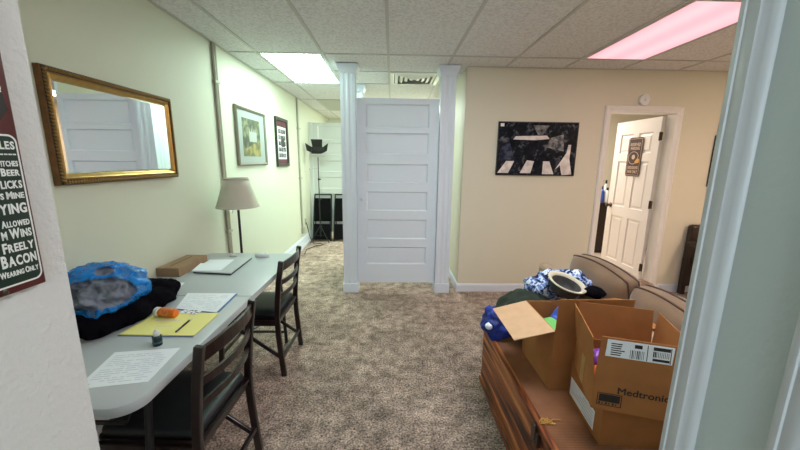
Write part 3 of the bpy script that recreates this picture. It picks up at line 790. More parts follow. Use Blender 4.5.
# ------------------------------------------------------------------ things on the table
def sheet(name, pts, th, z=TZ, base=None):
    """flat sheet through 4 table points"""
    c = sum((Vector((p[0], p[1], 0)) for p in pts), Vector())/4; c.z = z
    q = [(p[0]-c.x, p[1]-c.y) for p in pts]
    return c, q
def scribble(q, n, m, th, parent, name='printing', frac=(.08,.92)):
    """printed rows laid inside quad q (0=near-left,1=near-right,2=far-right,3=far-left)"""
    A, B, C, D = [Vector((x, y)) for x, y in q]; mb = MB(); rnd = random.Random(n)
    def at(u, v): p = (A*(1-u)+B*u)*(1-v) + (D*(1-u)+C*u)*v; return p
    for i in range(n):
        v0 = frac[0] + (frac[1]-frac[0])*i/n; v1 = v0 + .35/n*(frac[1]-frac[0]); u = .08
        while u < .86:
            l = rnd.uniform(.05, .25)
            if rnd.random() < .75:
                mb.add([(*at(u,v0),th),(*at(min(u+l,.92),v0),th),(*at(min(u+l,.92),v1),th),(*at(u,v1),th)], [(0,1,2,3)])
            u += l + .03
    if mb.f: build(name, mb, m, parent)
# near form
c, q = sheet('', [(-1.055,1.02),(-.842,1.059),(-.862,1.274),(-1.10,1.242)], 0)
t = empty('paper_sheet', 'white printed form lying nearest the camera on the grey table', 'paper', c)
build('sheet', MB().prism(q, .0004, .0012), M['paper'], t); scribble(q, 14, M['print'], .0014, t)
# yellow legal pad
c, q = sheet('', [(-1.185,1.372),(-.857,1.361),(-.856,1.583),(-1.165,1.575)], 0)
t = empty('legal_pad', 'yellow legal pad in the middle of the near table half', 'notepad', c)
build('backing', MB().prism([(x*1.005-.004, y*1.0-.003) for x, y in q], .0004, .003), M['blueedge'], t)
build('pages', MB().prism(q, .003, .0075), M['yellow'], t)
build('writing', MB().box((-.10,.02,.0076),(.02,.026,.0078)).box((-.06,-.03,.0076),(.01,-.025,.0078)), M['print'], t)
# pen
t = empty('pen', 'dark pen lying across the yellow legal pad', 'pen', (-.950, 1.450, TZ+.0077), R(92))
build('barrel', MB().tube([(-.066,0,.0045),(.040,0,.0045)], .0042, 10), M['ink'], t, auto=True)
build('tip', MB().tube([(.040,0,.0045),(.060,0,.0045),(.066,0,.0045)], [.0042,.002,.0006], 10), M['chrome'], t)
build('clip', MB().box((-.060,-.001,.0085),(-.025,.001,.0100)), M['chrome'], t)
# pill bottle lying down
t = empty('pill_bottle', 'amber pill bottle with white cap lying on the yellow pad', 'pill bottle', (-1.095, 1.540, TZ+.0077), R(-9))
my = Matrix.Rotation(PI/2, 3, 'Y')
build('bottle', MB().lathe([(.017,-.028),(.021,-.022),(.021,.055),(.018,.060),(.001,.0605)], (0,0,.0215), 24, my), M['orangeplastic'], t, auto=True)
build('cap', MB().lathe([(.023,-.046),(.0235,-.044),(.0235,-.028),(.021,-.027)], (0,0,.0215), 24, my), M['signwhite'], t, auto=True)
build('label', MB().lathe([(.0214,-.012),(.0214,.045)], (0,0,.0215), 24, my, cap=False), mat('orange_white_label', (.80,.30,.08), .4, col2=(.72,.12,.01), vscale=60), t)
# small eye-drop bottle
t = empty('small_bottle', 'tiny dark teal bottle with white cap standing between form and yellow pad', 'bottle', (-.968, 1.297, TZ))
build('bottle', MB().lathe([(.0165,.0005),(.0175,.003),(.0175,.040),(.013,.045)], (0,0,0), 20), M['tealglass'], t, auto=True)
build('cap', MB().lathe([(.0125,.045),(.0125,.057),(.008,.063),(.004,.070),(.001,.071)], (0,0,0), 18), M['signwhite'], t, auto=True)
build('label', MB().lathe([(.0178,.012),(.0178,.020)], (0,0,0), 20, cap=False), mat('teal_bottle_label', (.03, .10, .10), .5), t)
# folder with white paper
c, q = sheet('', [(-1.105,1.635),(-.878,1.592),(-.890,1.836),(-1.165,1.838)], 0)
t = empty('folder', 'blue folder under a white sheet, next to the fold of the table', 'folder', c)
build('cover', MB().prism([(x*1.03+.006, y*1.01-.004) for x, y in q], .0004, .005), M['blueedge'], t)
build('sheet', MB().prism(q, .005, .006), M['paper'], t); scribble(q, 12, M['print'], .0062, t)
# glossy photo strip
t = empty('card_strip', 'small glossy patterned cards beside the pill bottle', 'cards', (-1.00, 1.588, TZ+.0085), R(-12))
build('card', MB().box((-.05,-.022,.0),(.045,.024,.0012)), M['paper'], t)
mb = MB(); rnd = random.Random(3)
for i in range(22):
    a, b = rnd.uniform(-.046,.036), rnd.uniform(-.019,.017); mb.box((a,b,.0012),(a+.008,b+.005,.0014))
build('card_print', mb, M['posternavy'], t)
# white paper by the wall
c, q = sheet('', [(-1.46,1.95),(-1.272,1.935),(-1.288,2.015),(-1.47,2.045)], 0)
t = empty('paper_sheet', 'small white printed sheet by the wall, poking out from the black garment', 'paper', c)
build('sheet', MB().prism(q, .0004, .0012), M['paper'], t); scribble(q, 5, M['print'], .0014, t)
# long carton
t = empty('long_carton', 'long flat brown cardboard carton against the wall on the far table half', 'box', (-1.452, 2.275, TZ), R(-2.0))
build('carton', MB().box((-.076,-.155,.0005),(.076,.165,.058)), M['carton'], t, bevel=.002)
build('lid_flap', MB().box((-.070,-.150,.058),(.072,.160,.0600)), M['carton'], t)
build('tuck_slot', MB().box((-.012,-.11,.060),(-.006,.12,.0606)), M['ink'], t)
# laptop
c, q = sheet('', [(-1.335,2.190),(-1.067,2.153),(-1.083,2.533),(-1.37,2.50)], 0)
t = empty('laptop', 'closed silver grey laptop on the far table half', 'laptop', c)
build('base', MB().prism(q, .002, .010), M['darkmetal'], t); build('lid', MB().prism(q, .0105, .018), M['laptop'], t)
t = empty('paper_sheet', 'white folded paper resting on top of the closed laptop', 'paper', (-1.255, 2.345, TZ+.018))
build('sheet', MB().slab([(-.09,-.155,.001),(.10,-.145,.001),(.075,.11,.001),(-.105,.10,.001)], .001), M['paper'], t)
build('folded_flap', MB().add([(-.09,-.155,.002),(.10,-.145,.002),(.09,-.03,.016),(-.098,-.03,.016)], [(0,1,2,3)]), M['paper'], t)
# mouse and a small oval puck
def mousey(loc, s, label, name, cat):
    t = empty(name, label, cat, loc, R(-15))
    m = MB(); pr = [(1,0.0005),(1.0,.35),(.93,.65),(.75,.88),(.4,1.0),(.05,1.02)]
    vs = []; seg = 24
    for r, z in pr:
        vs += [(r*s[0]*math.cos(2*PI*k/seg), r*s[1]*math.sin(2*PI*k/seg), z*s[2]) for k in range(seg)]
    fs = [tuple(range(seg)), tuple(range(5*seg, 6*seg))]
    for i in range(5): fs += [(i*seg+k, i*seg+(k+1)%seg, (i+1)*seg+(k+1)%seg, (i+1)*seg+k) for k in range(seg)]
    build('shell', m.add(vs, fs), M['mouse'], t, smooth=True)
    return t
t = mousey((-1.03, 2.60, TZ), (.060,.036,.030), 'silver computer mouse at the far end of the table', 'computer_mouse', 'mouse')
build('scroll_wheel', MB().lathe([(.006,-.003),(.006,.003)], (.030,0,.024), 12, Matrix.Rotation(PI/2,3,'X')), M['darkmetal'], t)
t = mousey((-1.255, 2.60, TZ), (.034,.022,.016), 'small white oval gadget at the far end of the table near the lamp', 'oval_gadget', 'gadget')
build('button', MB().lathe([(.008,.0158),(.007,.0175)], (0,0,0), 12), M['signwhite'], t)

# black garment and blue bag of clothes
wallc = lambda w: Vector((max(w.x, XL+.006), w.y, w.z))
o = blob('black_garment', M['blackcloth'], (-1.37, 1.61, TZ+.035), (.19, .295, .070), .22, 2.6, 3, 5, TZ+.001, power=.8, clampf=wallc)
o = recentre(o, (-1.37, 1.60, TZ)); tag(o, 'crumpled black fleece garment under the blue bag on the table', 'garment')
o2 = blob('collar', M['blackcloth'], (.105, .19, .05), (.075, .09, .06), .25, 4, 8, 4, .001, parent=o)
bc = Vector((-1.380, 1.545, TZ+.128))
cl = blob('grey_jacket', M['greycloth'], bc, (.152, .158, .118), .12, 4.0, 5, 6, None, ridge=.19, clampf=wallc, power=.85)
recentre(cl, bc - Vector((0,0,.11))); tag(cl, 'rumpled blue grey jacket stuffed inside the blue plastic bag', 'garment')
view = (Vector((0,0,1.51)) - bc).normalized()
def keepbag(p):
    d = p - bc; d.x /= .17; d.y /= .17; d.z /= .13
    # opening that faces the room; ragged edge
    rt = Vector((-view.y, view.x, 0)).normalized(); up = view.cross(rt); up = up if up.z > 0 else -up
    if d.normalized().dot(view) < .05: return True
    a = d.dot(rt); b = d.dot(up); n = noise.noise(p*26)*.17
    r1 = ((a + .12)/.82)**2 + ((b - .05 + .10*a)/.52)**2
    r2 = ((a - .10)/.20)**2 + ((b - .78)/.16)**2
    r3 = ((a - .05)/.22)**2 + ((b + .82)/.12)**2
    return min(r1, r2, r3) + n > 1
bg = blob('plastic_bag', M['bag'], bc, (.170, .176, .132), .08, 4.0, 5, 6, None, ridge=.13, keep=keepbag, clampf=lambda w: Vector((max(w.x, XL+.003), w.y, w.z)), power=.85)
recentre(bg, bc - Vector((0,0,.125))); tag(bg, 'open translucent blue plastic bag wrapped around grey clothing on the table', 'bag')
sm = bg.modifiers.new('film', 'SOLIDIFY'); sm.thickness = .0012

# ------------------------------------------------------------------ cedar chest
CH = .44
cx0, cx1, cy0, cy1 = .612, 1.085, .86, 2.07
ch = empty('cedar_chest', 'reddish cedar chest with a ribbed top behind the sofa', 'chest', (cx0, (cy0+cy1)/2, 0))
wl, dl = cx1-cx0, (cy1-cy0)/2
bd = MB()
nb = 4
for i in range(nb):
    z0 = .05 + i*(CH-.075)/nb; z1 = z0 + (CH-.075)/nb - .006
    bd.box((.010,-dl+.01,z0),(wl-.01,dl-.01,z1))
build('body', bd, M['cedar'], ch, bevel=.003)
build('liner', MB().box((.018,-dl+.014,.05),(wl-.018,dl-.014,CH-.035)), M['vanity'], ch)
build('lid', MB().box((0,-dl,CH-.030),(wl,dl,CH-.004)), M['cedar'], ch, bevel=.005)
build('base_moulding', MB().box((-.002,-dl,.02),(wl+.002,dl,.062)), M['cedar'], ch, bevel=.006)
for sx, sy in ((0.02,-1),(0.02,1),(wl-.08,-1),(wl-.08,1)):
    build('foot', MB().box((sx, min(sy*(dl-.015), sy*(dl-.085)), 0),(sx+.06, max(sy*(dl-.015), sy*(dl-.085)), .021)), M['black'], ch, bevel=.003)
build('rim', MB().box((0,-dl,CH-.004),(.028,dl,CH+.002)).box((wl-.028,-dl,CH-.004),(wl,dl,CH+.002)).box((.028,-dl,CH-.004),(wl-.028,-dl+.028,CH+.002)).box((.028,dl-.028,CH-.004),(wl-.028,dl,CH+.002)), M['cedar'], ch, bevel=.002)
rb = MB(); n = 150
for i in range(n):
    y = -dl+.030 + (2*dl-.060)*i/n
    rb.add([(.029,y,CH-.0035),(wl-.029,y,CH-.0035),(wl-.029,y+.004,CH-.0006),(.029,y+.004,CH-.0006),(.029,y+.008,CH-.0035),(wl-.029,y+.008,CH-.0035)], [(0,1,2,3),(3,2,5,4)])
build('ribbed_top', rb, M['ribbed'], ch)
hz = 1.21 - (cy0+cy1)/2
build('lock_plate', MB().box((-.005,hz-.03,CH-.10),(.0105,hz+.03,CH-.034)), M['bronze'], ch, bevel=.002)
build('hasp', MB().box((-.009,hz-.012,CH-.075),(-.004,hz+.012,CH-.010)).tube([(-.010,hz,CH-.085),(-.018,hz,CH-.095),(-.018,hz,CH-.105)], .004, 8), M['bronze'], ch)
st = MB(); rnd = random.Random(5); pts = []
for k in range(26):
    a = k*.75; pts.append((.022+.02*math.cos(a)+.0012*k, .016*math.sin(a*1.3), .003+.002*(k%3)))
st.tube(pts, .0022, 6).tube([(.02,0,.004),(.04,-.01,.005),(.075,.012,.003),(.105,.008,.003)], .0024, 6)
t = build('cord', st, M['yellowstring'], None, smooth=True, loc=(cx0, 1.205, CH+.003)); tag(t, 'short loop of ochre cord tied by the lock of the cedar chest', 'cord')

# ------------------------------------------------------------------ cardboard boxes
def carton_box(name, label, loc, rotz, W, L, H, flaps, group='open cardboard boxes on the chest'):
    t = empty(name, label, 'box', loc, rotz, group); th = .004
    b = MB().box((0,0,.001),(W,L,th)).box((0,0,th),(W,th,H)).box((0,L-th,th),(W,L,H)).box((0,th,th),(th,L-th,H)).box((W-th,th,th),(W,L-th,H))
    build('body', b, M['cardboard'], t)
    return t
def flap(t, a, b, outdir, length, ang, m=None, skew=(0,0), th=.0035):
    """flap hinged on edge a-b; ang from straight up (0) towards outdir (90 = level)"""
    a, b, o = Vector(a), Vector(b), Vector(outdir)
    d = (Vector((0,0,1))*math.cos(R(ang)) + o*math.sin(R(ang)))*length; e = (b-a).normalized()
    q = [a, b, b + d - e*skew[1], a + d + e*skew[0]]
    return build('flap', MB().slab(q, th), m or M['cardboard'], t)
# box behind, its left flap folded out
B1W, B1L, B1H = .345, .345, .306
b1 = carton_box('cardboard_box', 'open brown cardboard box behind the stack, left flap folded outward', (.755, 1.405, CH), 0, B1W, B1L, B1H, None)
flap(b1, (0,B1L,B1H), (0,0,B1H), (-1,0,0), .190, 104, M['cardlight'], (.005,.005))
flap(b1, (0,0,B1H), (B1W,0,B1H), (0,-1,0), .160, 3)
flap(b1, (B1W,0,B1H), (B1W,B1L,B1H), (1,0,0), .185, 84)
flap(b1, (B1W,B1L,B1H), (0,B1L,B1H), (0,1,0), .10, 150)
t = empty('wrapped_packet', 'green and white packet inside the box whose left flap folds outward', 'packet', (.835, 1.575, CH+.006), R(20))
build('packet', MB().box((-.05,-.07,0),(.05,.07,.235)), M['paper'], t, bevel=.006); build('green_band', MB().box((-.052,-.072,.215),(.052,.072,.248)), M['greenbox'], t, bevel=.004)
o = blob('blue_wrapper', M['bluewrap'], (.93, 1.675, CH+.165), (.06,.05,.145), .15, 5, 2, 4, CH+.006); recentre(o, (.96,1.66,CH+.006)); tag(o, 'crinkled bright blue wrapper inside the box with the outward flap', 'wrapper')
# lower box of the stack
LW, LL, LH = .25, .285, .178
b2 = carton_box('cardboard_box', 'lower cardboard box of the stack with a white label, on the cedar chest', (.803, 1.092, CH), R(-6), LW, LL, LH, None)
flap(b2, (0,0,LH), (0,LL,LH), (1,0,0), LW/2, 90, None); flap(b2, (LW,LL,LH), (LW,0,LH), (-1,0,0), LW/2-.002, 90, None)
lb = build('shipping_label', MB().box((-.0012,.05,.02),(-.0002,.27,.105)), M['paper'], b2)
mb = MB()
for i in range(5): mb.box((-.0016,.06,.030+.014*i),(-.0012,.06+.03*(3+(i*7)%4),.037+.014*i))
build('label_print', mb, M['print'], lb)
# upper box of the stack
UW, UL, UH = .285, .300, .126
zU = CH + LH + .005
b3 = carton_box('cardboard_box', 'upper cardboard box of the stack with upright flaps and printed logo', (.738, 1.070, zU), R(-17.5), UW, UL, UH, None)
flap(b3, (0,UL,UH), (0,0,UH), (-1,0,0), .155, 7, None)
nf = flap(b3, (UW,0,UH), (0,0,UH), (0,-1,0), .155, -5, None, (.012,.012))
flap(b3, (UW,0,UH), (UW,UL,UH), (1,0,0), .155, 3, None)
flap(b3, (UW,UL,UH), (0,UL,UH), (0,1,0), .155, 9, None)
ff = lambda u, v, h: (u, -.0002-h, v)
lg = [text_mesh('Medtronic', .037, lambda u, v, h, a=a, b=b, c=c: ff(.078+u+a, .074+v+b, h+c), .156, 'LEFT', .0006, 0) for a, b, c in ((0,0,0),(.0014,0,.00005),(.0007,.0009,.0001))]
link_mesh('logo_lettering', join_meshes(lg), M['ink'], b3)
bx = MB().frame(.016,.095,.020,.070,[(0,0),(0,.0006),(.0025,.0006),(.0025,0)], ff)
build('printed_outline', bx, M['ink'], b3)
pb = MB().box((.022,-.0009,.036),(.089,-.0002,.065))
for i in range(6): pb.box((.022+.011*i,-.0009,.025),(.022+.011*i+(.003 if i%2 else .006),-.0002,.033))
build('printed_block', pb, M['ink'], b3)
mb = MB().box((.0,.13,.0),(.0,.13,.0))
build('packing_tape', MB().box((-.0009,.13,.003),(-.0002,.18,UH-.003)), mat('tan_packing_tape', (.44,.27,.10), .3), b3)
# label on the near flap (flap leans by 4 degrees towards -y)
def onflap(u, v, h):
    return (u, v*math.sin(R(5)) - .0042 - h, UH + v*math.cos(R(5)))
mb = MB(); q = [(.024,.088),(.226,.088),(.230,.150),(.028,.150)]
vs = [onflap(u,v,.0002) for u,v in q] + [onflap(u,v,.0010) for u,v in q]
lab = build('shipping_label', MB().add(vs, [(0,3,2,1),(4,5,6,7),(0,1,5,4),(1,2,6,5),(2,3,7,6),(3,0,4,7)]), M['paper'], b3)
mb = MB(); rnd = random.Random(11)
def fr_(u0,u1,v0,v1): mb.add([onflap(u0,v0,.0014),onflap(u1,v0,.0014),onflap(u1,v1,.0014),onflap(u0,v1,.0014)], [(0,1,2,3)])
for i in range(6): fr_(.040,.040+rnd.uniform(.02,.045),.095+.008*i,.099+.008*i)
for i in range(9): fr_(.100+.005*i,.100+.005*i+rnd.choice((.0015,.003)),.092,.122)
fr_(.112,.135,.130,.143)
for i in range(10): fr_(.168+.005*i,.168+.005*i+rnd.choice((.0015,.0035)),.108,.128)
fr_(.168,.218,.132,.144); fr_(.150,.1525,.090,.147); fr_(.219,.2212,.090,.147); fr_(.168,.218,.094,.103)
build('label_print', mb, M['ink'], lab)
# bits inside the upper box
R3 = Matrix.Rotation(R(-17.5), 3, 'Z')
def inb3(u, v, z): p = R3 @ Vector((u, v, 0)); return Vector((.738+p.x, 1.07+p.y, zU+z))
for nm, lbl, m, (u, v), s in (('snack_packet', 'orange packet inside the upper box of the stack', 'orange', (.055,.105), (.04,.03,.055)), ('snack_packet', 'purple packet inside the upper box of the stack', 'purple', (.060,.20), (.04,.05,.060)), ('paper_wad', 'crumpled white paper inside the upper box of the stack', 'paper', (.045,.040), (.03,.022,.05))):
    p = inb3(u, v, .005); o = blob(nm, M[m], p + Vector((0,0,s[2])), s, .2, 6, len(lbl), 4, p.z); recentre(o, p); tag(o, lbl, 'packet' if 'packet' in nm else 'paper')

# ------------------------------------------------------------------ sofa
so = empty('sofa', 'tan upholstered sofa with loose piped back cushions behind the cedar chest', 'sofa', (1.14, 1.62, .012))
sy0, sy1 = -.98, .86
def rbox(a, b, r=.03, seg=3):
    return MB().box(a, b)
build('back_frame', rbox((0,sy0,.06),(.10,sy1,.735)), M['sofaframe'], so, bevel=.03)
build('base', rbox((.10,sy0+.02,.06),(.84,sy1-.02,.30)), M['sofa'], so, bevel=.02)
for s, yy in ((-1, sy0),(1, sy1-.17)):
    build('arm', rbox((.08,yy,.06),(.86,yy+.17,.62)), M['sofa'], so, bevel=.06)
for yy in (sy0+.17, -.065):
    build('seat_cushion', rbox((.20,yy,.30),(.86,yy+.74,.45)), M['sofa'], so, bevel=.04)
for sx in (.03,.80):
    for yy in (sy0+.05, sy1-.09):
        build('foot', MB().box((sx,yy,-.012),(sx+.045,yy+.045,.062)), M['vanity'], so)
def cushion(y0, y1, z0, z1, xb, tilt, label, sag=0., yaw=0.):
    """pillow-shaped loose cushion; local y across, z up, x thickness"""
    w, h, t = (y1-y0)/2, (z1-z0)/2, .085; n = 18
    vs = []; fs = []
    for side in (-1, 1):
        for i in range(n+1):
            for k in range(n+1):
                u, v = -1 + 2*i/n, -1 + 2*k/n
                # rounded square outline, slightly pinched sides
                su = u*(1 - .05*v*v); sv = v*(1 - .05*u*u)
                puff = ((1-abs(u)**3.2)*(1-abs(v)**3.2))**.45
                wr = .010*noise.noise(Vector((u*2.3, v*2.3, side + y0*9)))*puff
                vs.append((side*(.030 + t*puff) + wr, su*w, sv*h + .02*(1-u*u)*(v > 0)*v))
    N = (n+1)*(n+1)
    for i in range(n):
        for k in range(n):
            a = i*(n+1)+k; fs.append((a, a+1, a+n+2, a+n+1)); fs.append((N+a, N+a+n+1, N+a+n+2, N+a+1))
    rim = [i*(n+1) for i in range(n+1)] + [n*(n+1)+k for k in range(1, n+1)] + [i*(n+1)+n for i in range(n-1, -1, -1)] + [k for k in range(n-1, 0, -1)]
    for a, b in zip(rim, rim[1:] + rim[:1]): fs.append((a, b, N+b, N+a))
    mtx = Matrix.Translation((xb, (y0+y1)/2 , (z0+z1)/2)) @ Matrix.Rotation(yaw, 4, 'Z') @ Matrix.Rotation(tilt, 4, 'Y')
    mb = MB().add([mtx @ Vector(v) for v in vs], fs)
    o = build('back_cushion', mb, M['sofa'], so, smooth=True)
    for side in (0, N):
        loop = [mtx @ (Vector(vs[i+side])*1.004) for i in rim]
        build('piping', MB().tube(loop + loop[:1], .0055, 6), M['piping'], o, smooth=True)
cushion(.085, .665, .44, .865, .215, R(-7), '')
cushion(-.42, .115, .44, .845, .245, R(-10), '', yaw=R(-6))
cushion(-.80, -.37, .44, .82, .235, R(-9), '')

# ------------------------------------------------------------------ pile of clothes at the chest's far end
floorc = lambda w: w
o = blob('green_garment', M['green'], (.83, 1.915, CH+.15), (.185, .14, .15), .16, 2.4, 11, 5, CH+.004, ridge=.10)
recentre(o, (.83,1.915,CH+.003)); tag(o, 'dark green garment heaped on the far end of the cedar chest', 'garment')
o = blob('plaid_shirt', M['plaid'], (1.055, 1.965, .720), (.215, .12, .138), .17, 2.6, 4, 5, None, ridge=.12, clampf=lambda w: Vector((w.x, max(w.y, 1.80), min(max(w.z, (.745 if w.x > 1.115 else .62)), 9 if math.hypot(w.x-1.035, w.y-1.86) > .105 else .735 + 1.2*max(0, w.y-1.93)))))
recentre(o, (1.055,1.985,.62)); tag(o, 'blue and white plaid shirt draped over the pile beside the sofa', 'garment')
o = blob('black_garment', M['blackcloth'], (1.175, 1.80, .775), (.055, .05, .032), .2, 5, 9, 4, .742)
recentre(o, (1.175,1.80,.742)); tag(o, 'small black bundle with white marking on the sofa back edge', 'garment')
o = blob('blue_jacket', M['bluebagcloth'], (.665, 1.93, CH+.085), (.095, .10, .105), .2, 4, 13, 5, None, ridge=.10, clampf=lambda w: Vector((w.x if w.z > CH+.003 else min(w.x, .606), w.y, max(w.z, CH+.003 if w.x > .606 else .36))))
recentre(o, (.665,1.93,CH)); tag(o, 'royal blue bundle hanging over the far corner of the cedar chest', 'garment')
blob('white_patch', M['paper'], (-.072, -.072, .095), (.024,.020,.022), .1, 5, 3, 3, None, parent=o)
ht = empty('straw_hat', 'upturned round hat with cream rim and grey lining on the plaid shirt', 'hat', (1.035, 1.86, .800))
hr = Matrix.Rotation(R(12), 3, 'Y') @ Matrix.Rotation(R(14), 3, 'X')
build('brim', MB().lathe([(.086,.0),(.092,.004),(.108,.012),(.112,.018),(.108,.022),(.092,.016),(.084,.008),(.086,.0)], (0,0,0), 36, hr, cap=False), M['rim'], ht, smooth=True)
build('crown', MB().lathe([(.088,.006),(.084,-.03),(.074,-.052),(.05,-.060),(.002,-.061),(.002,-.057),(.048,-.056),(.070,-.048),(.080,-.028),(.084,.006)], (0,0,0), 36, hr, cap=False), M['hatin'], ht, smooth=True)

# ------------------------------------------------------------------ dark chair at the right
dc = empty('armchair', 'dark brown chair by the right wall, half hidden behind the near casing', 'chair', (3.665, 3.385, 0), R(180))
build('back', MB().box((-.26,-.33,.10),(.26,-.24,.83)), M['vanity'], dc, bevel=.03)
build('seat', MB().box((-.24,-.24,.36),(.24,.26,.47)), M['vanity'], dc, bevel=.03)
for s in (-1, 1):
    build('arm', MB().box((s*.26-.035,-.27,.60),(s*.26+.035,.24,.65)).box((s*.26-.025,.17,.40),(s*.26+.025,.22,.61)), M['vanity'], dc, bevel=.01)
    build('leg', MB().box((s*.24-.025,-.31,0),(s*.24+.025,-.26,.44)), M['vanity'], dc); build('leg', MB().box((s*.24-.025,.19,0),(s*.24+.025,.24,.40)), M['vanity'], dc)

# ------------------------------------------------------------------ room beyond: cabinet with bottles
vc = empty('vanity_cabinet', 'dark brown cabinet inside the room beyond the open doorway', 'cabinet', (3.66, 5.62, .006))
build('body', MB().box((-.27,-.22,.06),(.30,.22,.83)), M['vanity'], vc, bevel=.004)
build('worktop', MB().box((-.285,-.235,.83),(.315,.235,.86)), M['vanity'], vc, bevel=.003)
build('toe_kick', MB().box((-.25,-.18,0),(.28,.2,.06)), M['black'], vc)
for s in (-.26, .02): build('door', MB().box((s,-.235,.09),(s+.265,-.221,.80)), M['vanity'], vc, bevel=.003)
def bottle(loc, r, h, m, capm, label):
    t = empty('toiletry_bottle', label, 'bottle', loc, 0, 'bottles on the cabinet')
    build('bottle', MB().lathe([(r,0),(r,h*.72),(r*.6,h*.8),(r*.4,h*.84)], (0,0,0), 16), m, t, auto=True)
    build('cap', MB().lathe([(r*.5,h*.84),(r*.5,h),(r*.1,h)], (0,0,0), 12), capm, t, auto=True)
bottle((3.49,5.50,.866), .045, .26, M['bluewrap'], M['black'], 'blue bottle with black cap on the dark cabinet beyond the doorway')
bottle((3.57,5.48,.866), .032, .24, M['signwhite'], M['black'], 'white bottle on the dark cabinet beyond the doorway')
bottle((3.60,5.58,.866), .028, .36, M['signwhite'], M['ink'], 'taller slim white bottle at the back of the dark cabinet')
o = blob('blue_cloth', M['plaid'], (3.50,5.60,.90), (.07,.05,.05), .2, 5, 1, 4, .867); recentre(o, (3.50,5.60,.866)); tag(o, 'pale blue cloth heaped on the dark cabinet beyond the doorway', 'cloth')

# ------------------------------------------------------------------ end of the hall: light stand and folded chairs
ls = empty('studio_light', 'black studio light with barn doors on a tripod stand at the hall end', 'studio light', (-1.315, 6.10, 0))
build('pole', MB().tube([(0,0,.10),(0,0,.80)], .011, 10).tube([(0,0,.78),(0,0,1.55)], .008, 10), M['darkmetal'], ls, auto=True)
for z in (.30, .80, 1.16): build('collar', MB().lathe([(.016,z-.02),(.016,z+.02)], (0,0,0), 12).box((.012,-.006,z-.008),(.04,.006,z+.008)), M['black'], ls)
for k in range(3):
    a = R(90 + 120*k); build('leg', MB().tube([(0,0,.32),(.20*math.cos(a),.20*math.sin(a),.006)], .008, 8).tube([(0,0,.12),(.11*math.cos(a),.11*math.sin(a),.145)], .005, 6), M['darkmetal'], ls)
build('yoke', MB().tube([(-.125,0,1.70),(-.125,0,1.57),(.125,0,1.57),(.125,0,1.70)], .006, 8), M['chrome'], ls)
hd = build('lamp_head', MB().box((-.105,-.03,1.63),(.105,.05,1.73)), M['black'], ls, bevel=.006)
build('barn_door', MB().slab([(-.085,-.03,1.73),(.085,-.03,1.73),(.10,-.07,1.855),(-.10,-.07,1.855)], .003), M['black'], hd)
build('barn_door', MB().slab([(-.105,-.03,1.63),(.105,-.03,1.63),(.085,-.14,1.61),(-.085,-.14,1.61)], .003), M['black'], hd)
build('barn_door', MB().slab([(-.105,-.03,1.63),(-.105,-.03,1.73),(-.20,-.08,1.79),(-.175,-.08,1.66)], .003), M['black'], hd)
build('barn_door', MB().slab([(.105,-.03,1.63),(.105,-.03,1.73),(.20,-.08,1.79),(.175,-.08,1.66)], .003), M['black'], hd)
build('knob', MB().lathe([(.02,0),(.02,.02),(.01,.026)], (-.145,0,1.34), 12, Matrix.Rotation(-PI/2,3,'Y')).tube([(0,0,1.36),(-.06,0,1.35),(-.145,0,1.34)], .005, 6), M['chrome'], ls)
def folded_chair(loc, label):
    t = empty('folding_chair', label, 'chair', loc, R(0), 'folded black chairs leaning at the hall end')
    for s in (-1, 1):
        build('side_tube', MB().tube([(s*.165,-.10,.0),(s*.165,.02,.45),(s*.155,.12,.86)], .012, 10), M['black'], t, auto=True)
        build('rear_leg', MB().tube([(s*.135,-.02,.0),(s*.135,.03,.50)], .011, 10), M['black'], t, auto=True)
    build('top_rail', MB().tube([(-.155,.12,.86),(.155,.12,.86)], .012, 10), M['black'], t)
    build('backrest', MB().slab([(-.155,.012,.36),(.155,.012,.36),(.145,.095,.79),(-.145,.095,.79)], .02), M['matteblack'], t)
    build('seat', MB().slab([(-.15,-.105,.03),(.15,-.105,.03),(.15,-.01,.31),(-.15,-.01,.31)], .03), M['matteblack'], t)
    build('stretcher', MB().tube([(-.165,-.075,.10),(.165,-.075,.10)], .008, 8).tube([(-.165,.01,.40),(.165,.01,.40)], .008, 8), M['black'], t)
    return t
f1 = folded_chair((-1.305, 6.275, 0), 'folded black chair leaning on the white partition behind the light stand')
f2 = copy_tree(f1); f2.location = (-.92, 6.275, 0); f2['label'] = 'folded black chair half hidden by the left enclosure column'
cb = MB().tube([(-1.40,5.25,.008),(-1.44,5.55,.008),(-1.34,5.80,.008),(-1.22,5.86,.008),(-1.30,6.0,.008),(-1.40,5.93,.008),(-1.46,5.92,.12),(-1.525,5.93,.40)], .007, 6)
o = build('power_cord', cb, M['black'], None, smooth=True); recentre(o, (-1.34,5.8,0)); tag(o, 'black power cord trailing along the baseboard to the light stand', 'cord')

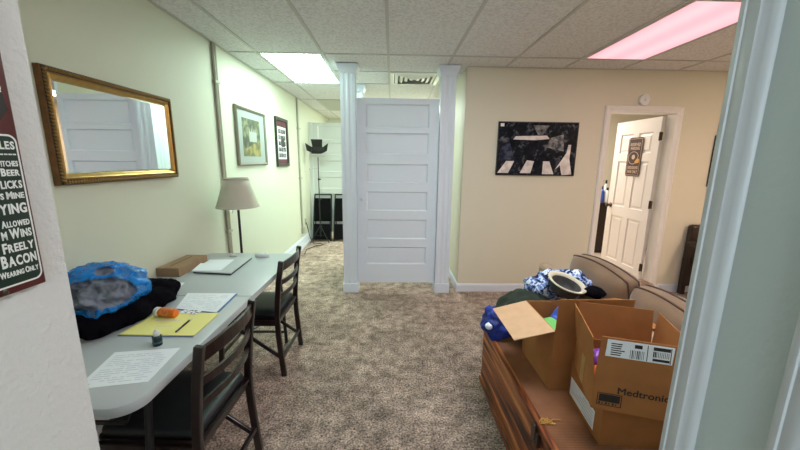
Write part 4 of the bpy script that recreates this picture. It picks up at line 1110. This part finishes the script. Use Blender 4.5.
# ------------------------------------------------------------------ light
def area(name, loc, rot, sx, sy, power, col):
    l = bpy.data.lights.new(name, 'AREA'); l.shape = 'RECTANGLE'; l.size = sx; l.size_y = sy; l.energy = power; l.color = col
    o = bpy.data.objects.new(name, l); COL.objects.link(o); o.location = loc; o.rotation_euler = rot; return o
# bluish area light added in the unseen space behind the camera; no window built
area('behind_camera_light', (0, -1.9, 1.55), (R(90), 0, 0), .8, 1.2, 21, (.78, .94, 1.))
# side room lamp, and an unseen light added to brighten the rear hall
area('side_room_lamp', (2.6, 5.3, CZ-.03), (0, 0, 0), .5, .5, 40, (1., .90, .82))
area('rear_hall_fill', (0.2, 6.6, CZ-.03), (0, 0, 0), .5, 1.1, 85, (.86, 1., .88))
wd = bpy.data.worlds.new('world'); S.world = wd; wd.use_nodes = True
wd.node_tree.nodes['Background'].inputs['Color'].default_value = (.8, .9, 1, 1); wd.node_tree.nodes['Background'].inputs['Strength'].default_value = .3

# ------------------------------------------------------------------ camera
p, y, r = 0.19027614, 0.0254173, 0.0116203
def mat3(rows): return Matrix(rows)
cy_, sy_, cp, sp, cr, sr = math.cos(y), math.sin(y), math.cos(p), math.sin(p), math.cos(r), math.sin(r)
Rz = mat3(((cy_,-sy_,0),(sy_,cy_,0),(0,0,1))); B = mat3(((1,0,0),(0,0,-1),(0,1,0))); Rx = mat3(((1,0,0),(0,cp,-sp),(0,sp,cp))); Rr = mat3(((cr,-sr,0),(sr,cr,0),(0,0,1)))
MM = Rr @ Rx @ B @ Rz
cam = bpy.data.cameras.new('camera'); co = bpy.data.objects.new('camera', cam); COL.objects.link(co); S.camera = co
mw = Matrix((MM[0], -MM[1], -MM[2])).transposed().to_4x4(); mw.translation = (0, 0, 1.51); co.matrix_world = mw
cam.sensor_width = 36; cam.lens = 36*335.14/800; cam.clip_start = .02
S.view_settings.view_transform = 'Standard'; S.view_settings.look = 'None'; S.view_settings.gamma = 1; S.view_settings.use_curve_mapping = False
S.view_settings.exposure = 0.40
